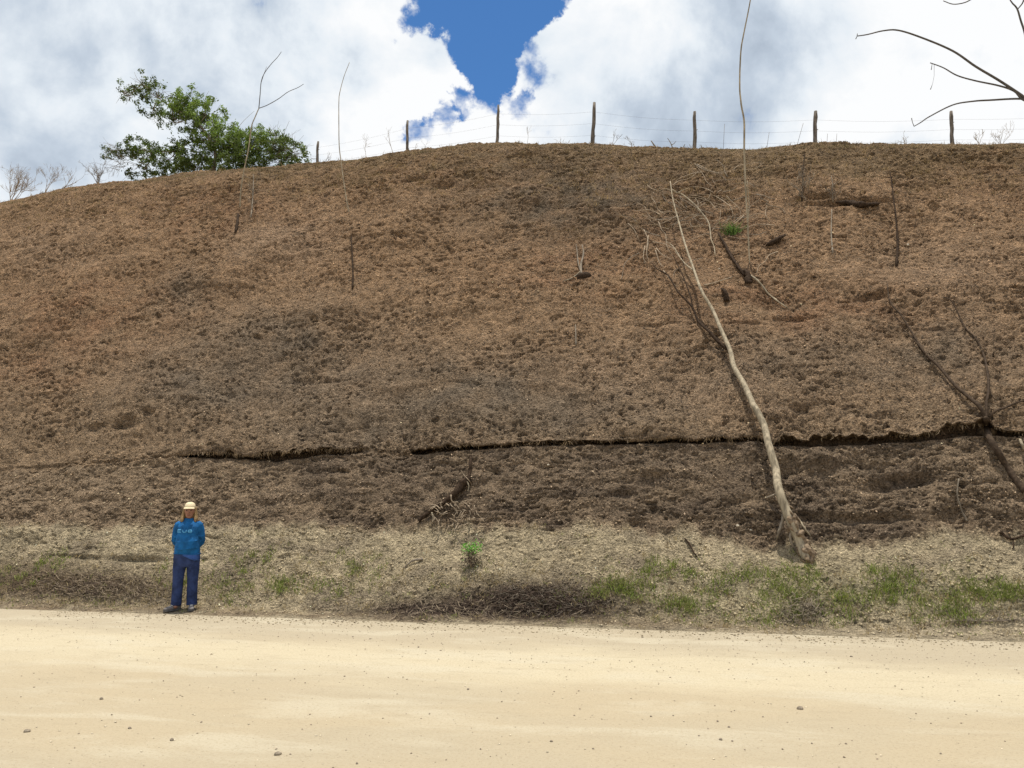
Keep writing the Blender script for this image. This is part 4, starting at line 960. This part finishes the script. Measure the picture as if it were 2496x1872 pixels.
# ------------------------------------------------------------------ the person
random.seed(1)
fp = at(447, 1487)[0]; K = 1.0
hp = fp.y
zt_ = z_for_row(np.array([fp.x]), np.array([fp.y]), np.array([0., 2496.]), np.array([1219., 1219.]))[0]-fp.z
K = zt_/1.66
print('person height', zt_, 'at', fp)
person = empty('person', fp+Vector((0, 0, .005)), 'person in blue top, navy trousers and pale cap standing with hands behind back', 'person')
person.scale = (K, K, K); person.rotation_euler.z = -math.atan2(fp.x, fp.y)*.6
M_skin = simple('skin', (.27, .135, .088), .1, 20, rough=.55, bump=.002)
M_jump = simple('blue_jersey', (.008, .095, .26), .35, 7, rough=.8, bump=.03)
M_trou = simple('navy_trousers', (.022, .036, .10), .45, 7, rough=.85, bump=.008)
M_tail = simple('blue_shirt_tail', (.035, .085, .26), .2, 12)
M_hair = simple('light_brown_hair', (.22, .145, .068), .35, 40, stretch=(3, 3, .3), rough=.6, bump=.008)
M_cap = simple('cream_cap', (.66, .56, .37), .06, 12, rough=.8, bump=.002)
M_shoe = simple('grey_shoe', (.17, .155, .15), .2, 25, rough=.75)
M_sole = simple('shoe_sole', (.10, .095, .09), .15, 25)
M_white = simple('pale_trim', (.62, .62, .60), .1, 20)
M_print = simple('light_blue_print', (.10, .34, .58), .1, 20)
M_eye = simple('eye', (.03, .02, .015), .1, 20, rough=.3)
M_lip = simple('lip', (.20, .07, .06), .1, 20, rough=.5)
hz = 1.475                                            # head centre
b = MB()
b.ball((0, -.005, hz+.02), (.074, .092, .098), 20, 14); b.ball((0, -.022, hz-.045), (.056, .062, .062), 16, 10)     # skull, jaw
b.tube([(0, .012, 1.46), (0, .015, 1.38), (0, .02, 1.30)], [.05, .048, .06], 14)
b.tube([(0, -.088, hz+.018), (0, -.104, hz-.012), (0, -.092, hz-.022)], [.008, .015, .010], 8)                       # nose
b.ball((.074, .005, hz), (.012, .022, .030), 8, 6); b.ball((-.074, .005, hz), (.012, .022, .030), 8, 6)              # ears
b.loft([(0, .01, .80, .15, .10), (0, .01, 1.0, .155, .105), (0, .01, 1.2, .165, .10), (0, .015, 1.30, .13, .075), (0, .015, 1.34, .06, .05)])
for s in (-1, 1):
    b.tube([(s*.13, .01, 1.29), (s*.182, .045, 1.06), (s*.185, .055, 1.03), (s*.12, .165, .93), (s*.05, .19, .90)], [.045, .038, .036, .028, .024], 10)
    b.tube([(s*.09, .01, .84), (s*.10, .0, .45), (s*.112, .015, .08)], [.085, .055, .040], 12)
    b.ball((s*.112, -.02, .05), (.035, .07, .03), 10, 6)
    # hand: palm, four unequal bent fingers, thumb from the palm's side
    w0 = Vector((s*.03, .195, .885)); b.ball(w0, (.040, .016, .042), 10, 8)
    for i_, (dx, ln_) in enumerate([(-.024, .058), (-.008, .066), (.008, .062), (.024, .048)]):
        p0 = w0+Vector((dx*.6-s*.02, .004, -.02+.006*i_)); p1 = p0+Vector((-s*ln_*.5, .012, -.012)); p2 = p1+Vector((-s*ln_*.35, -.004, -.016)); b.tube([p0, p1, p2], [.0088, .0080, .0070], 6)
    b.tube([w0+Vector((s*.01, 0, .03)), w0+Vector((-s*.012, .012, .052)), w0+Vector((-s*.03, .014, .058))], [.011, .010, .008], 6)
body = fused(b, 'body', M_skin, .0075, 2, person)
for s in (-1, 1):
    e_ = MB(); e_.ball((s*.030, -.087, hz+.022), (.013, .008, .008), 10, 6); e_.build('eye', M_eye, person, local=True)
    e_ = MB(); e_.tube([(s*.014, -.094, hz+.040), (s*.030, -.096, hz+.045), (s*.046, -.088, hz+.040)], [.004, .005, .003], 6); e_.build('eyebrow', M_hair, person, local=True)
e_ = MB(); e_.tube([(-.022, -.083, hz-.052), (0, -.088, hz-.050), (.022, -.083, hz-.052)], [.004, .007, .004], 6); e_.build('mouth', M_lip, person, local=True)
# jumper
j = MB()
j.loft([(0, .005, .835, .186, .138), (0, .0, .87, .190, .150), (0, -.01, .95, .184, .162), (0, -.012, 1.03, .172, .160), (0, -.004, 1.12, .158, .142), (0, -.002, 1.18, .160, .146), (0, .0, 1.25, .164, .130), (0, .01, 1.305, .145, .100), (0, .015, 1.345, .095, .075), (0, .015, 1.375, .062, .060)])
for s in (-1, 1):
    j.tube([(s*.120, .01, 1.300), (s*.155, .012, 1.275), (s*.178, .02, 1.20), (s*.193, .035, 1.10), (s*.198, .05, 1.04), (s*.185, .085, 1.00), (s*.14, .145, .955), (s*.075, .185, .915)], [.048, .056, .054, .050, .049, .046, .042, .038], 14)
    j.tube([(s*.165, -.035, 1.12), (s*.200, -.015, 1.07)], [.012, .012], 6)
for (zz, am) in ((.915, .010), (1.02, .006)):
    j.tube([(-.15, -.10, zz+.01), (-.08, -.155, zz-.008), (.05, -.162, zz+.004), (.15, -.105, zz+.016)], [am, am*1.3, am*1.2, am], 8)
jump = fused(j, 'jumper', M_jump, .009, 2, person)
dgj = bpy.context.evaluated_depsgraph_get()
# hem, neckband
e_ = MB(); e_.tube([(.196*math.cos(a_), .005+.142*math.sin(a_), .838+.006*math.sin(a_*2)) for a_ in [2*math.pi*k/32 for k in range(33)]], .0065, 6); e_.build('hem', M_jump, person, local=True)
e_ = MB(); e_.tube([(.064*math.cos(a_), .012+.060*math.sin(a_), 1.376+.010*math.sin(a_)) for a_ in [2*math.pi*k/24 for k in range(25)]], .008, 6); e_.build('neckband', M_jump, person, local=True)
# print on the chest: three pale blue marks that follow the cloth
def on_chest(x, z):
    ok, loc, nor, _ = jump.ray_cast(Vector((x, -1, z)), Vector((0, 1, 0)))
    return loc+nor*.0025 if ok else Vector((x, -.15, z))
def mark(lines):
    m = MB()
    for ln_ in lines:
        pts = []
        for i_ in range(len(ln_)-1):
            for k in range(5):
                u = k/5; pts.append(on_chest(ln_[i_][0]*(1-u)+ln_[i_+1][0]*u, ln_[i_][1]*(1-u)+ln_[i_+1][1]*u))
        pts.append(on_chest(*ln_[-1])); m.tube(pts, .0075, 5)
    m.build('chest_print', M_print, person, local=True)
zc_ = 1.185
mark([[(-.082, zc_+.018), (-.135, zc_+.018), (-.138, zc_-.018), (-.085, zc_-.018)], [(-.132, zc_), (-.10, zc_)]])
mark([[(-.060, zc_+.018), (-.058, zc_-.010), (-.045, zc_-.018), (-.022, zc_-.018), (-.010, zc_-.010), (-.008, zc_+.018)]])
mark([[(.066, zc_-.018), (.028, zc_-.018), (.018, zc_), (.028, zc_+.018), (.055, zc_+.018), (.068, zc_), (.066, zc_-.018)], [(.022, zc_-.001), (.064, zc_-.001)]])
# trousers
q = MB()
q.loft([(0, .008, .91, .178, .125), (0, .008, .84, .188, .135), (0, .01, .76, .198, .138), (0, .01, .69, .190, .125), (0, .01, .64, .165, .10)])
for s in (-1, 1):
    q.tube([(s*.098, .01, .76), (s*.100, .006, .62), (s*.104, .0, .48), (s*.105, .002, .40), (s*.107, .008, .26), (s*.110, .014, .12), (s*.112, .012, .065)], [.094, .095, .082, .078, .078, .078, .080], 16)
    for zz in (.30, .20, .13, .50): q.tube([(s*.105-.07, -.01, zz), (s*.105, -.072, zz+random.uniform(-.02, .02)), (s*.105+.07, -.01, zz+.015)], [.006, .010, .006], 6)
q.tube([(.02, -.12, .80), (.10, -.135, .765), (.17, -.10, .74)], [.006, .010, .008], 6)
trou = fused(q, 'trousers', M_trou, .009, 2, person)
pv, pf = [], []
for i_ in range(7):
    for k in range(5):
        u_, w_ = i_/6, k/4; x = -.04+u_*.215; z_ = .855-w_*(.045+.075*u_)
        ok, loc, nor, _ = trou.ray_cast(Vector((x, -1, z_)), Vector((0, 1, 0))); pv.append(tuple((loc+nor*(.006+.006*w_)) if ok else Vector((x, -.10, z_))))
for i_ in range(6):
    for k in range(4): pf.append((i_*5+k, i_*5+k+1, i_*5+k+6, i_*5+k+5))
st = MB(); st.add(pv, pf); o_ = st.build('shirt_tail', M_tail, person, local=True); sd_ = o_.modifiers.new('t', 'SOLIDIFY'); sd_.thickness = .006
# cap: crown and a bill that points forward and down
cp = MB(); cp.loft([(0, .002, hz+.060, .080, .098), (0, .002, hz+.085, .080, .098), (0, .004, hz+.115, .072, .088), (0, .006, hz+.138, .054, .066), (0, .006, hz+.150, .026, .034)])
cap_o = fused(cp, 'cap', M_cap, .006, 1, person)
mb_ = MB(); n_ = 13; vv_ = []; ff_ = []
for lay in (0, -.005):
    for i_ in range(n_):
        a_ = math.pi*(i_/(n_-1)); x = math.cos(a_)
        vv_.append((x*.074, -.070-.016*math.sin(a_), hz+.072-.006*x*x+lay)); vv_.append((x*.080, -.078-.052*math.sin(a_)**.7, hz+.066-.014*math.sin(a_)-.012*x*x+lay))
for i_ in range(n_-1):
    a_ = 2*i_; ff_ += [(a_, a_+1, a_+3, a_+2), (2*n_+a_, 2*n_+a_+2, 2*n_+a_+3, 2*n_+a_+1), (a_+1, 2*n_+a_+1, 2*n_+a_+3, a_+3), (a_, a_+2, 2*n_+a_+2, 2*n_+a_)]
mb_.add(vv_, ff_); bill = mb_.build('bill', M_cap, person, local=True)
bill.parent = cap_o
# hair: back mass and two side locks falling on the shoulders
hr = MB()
hr.loft([(0, .045, 1.33, .100, .050), (0, .050, 1.40, .100, .058), (0, .035, 1.47, .086, .075), (0, .020, 1.54, .080, .082)])
for s in (-1, 1):
    hr.tube([(s*.074, .00, 1.54), (s*.086, -.004, 1.47), (s*.092, -.014, 1.41), (s*.094, -.036, 1.355), (s*.098, -.048, 1.318)], [.016, .018, .021, .025, .014], 10)
    hr.tube([(s*.080, .02, 1.53), (s*.092, .01, 1.44), (s*.104, -.015, 1.37), (s*.112, -.02, 1.33)], [.018, .024, .026, .014], 10)
fused(hr, 'hair', M_hair, .007, 1, person)
# shoes
for s, yaw in ((-1, -.75), (1, .12)):
    sh = MB(); rot = Matrix.Rotation(yaw, 3, 'Z'); c0 = Vector((s*.112, .01, 0))
    def rp(x, y, z): return c0+rot @ Vector((x, y, z))
    for (y, rx, ry, rz_, z) in [(.045, .038, .045, .045, .045), (0, .040, .05, .050, .048), (-.06, .042, .06, .040, .038), (-.12, .046, .055, .032, .032), (-.165, .040, .040, .026, .028)]:
        sh.ball(rp(0, y, z), (rx, ry, rz_), 12, 8, rot=rot)
    shoe = fused(sh, 'shoe', M_shoe, .007, 2, person)
    so_ = MB(); ring = [(.036, .075), (.044, .03), (.040, -.04), (.050, -.11), (.042, -.175), (.018, -.205), (-.018, -.205), (-.042, -.175), (-.050, -.11), (-.040, -.04), (-.044, .03), (-.036, .075), (0, .092)]
    k_ = len(ring); so_.add([rp(x, y, -.004) for x, y in ring]+[rp(x*.98, y, .020) for x, y in ring], [tuple(range(k_-1, -1, -1)), tuple(range(k_, 2*k_))]+[(i_, (i_+1) % k_, k_+(i_+1) % k_, k_+i_) for i_ in range(k_)])
    o_ = so_.build('sole', M_sole, None, smooth=False, local=True); o_.parent = shoe
    la = MB()
    for i_ in range(3): la.tube([rp(-.022, -.045-.03*i_, .084-.011*i_), rp(0, -.050-.03*i_, .090-.012*i_), rp(.022, -.045-.03*i_, .084-.011*i_)], .0035, 5)
    o_ = la.build('lace', M_white, None, local=True); o_.parent = shoe
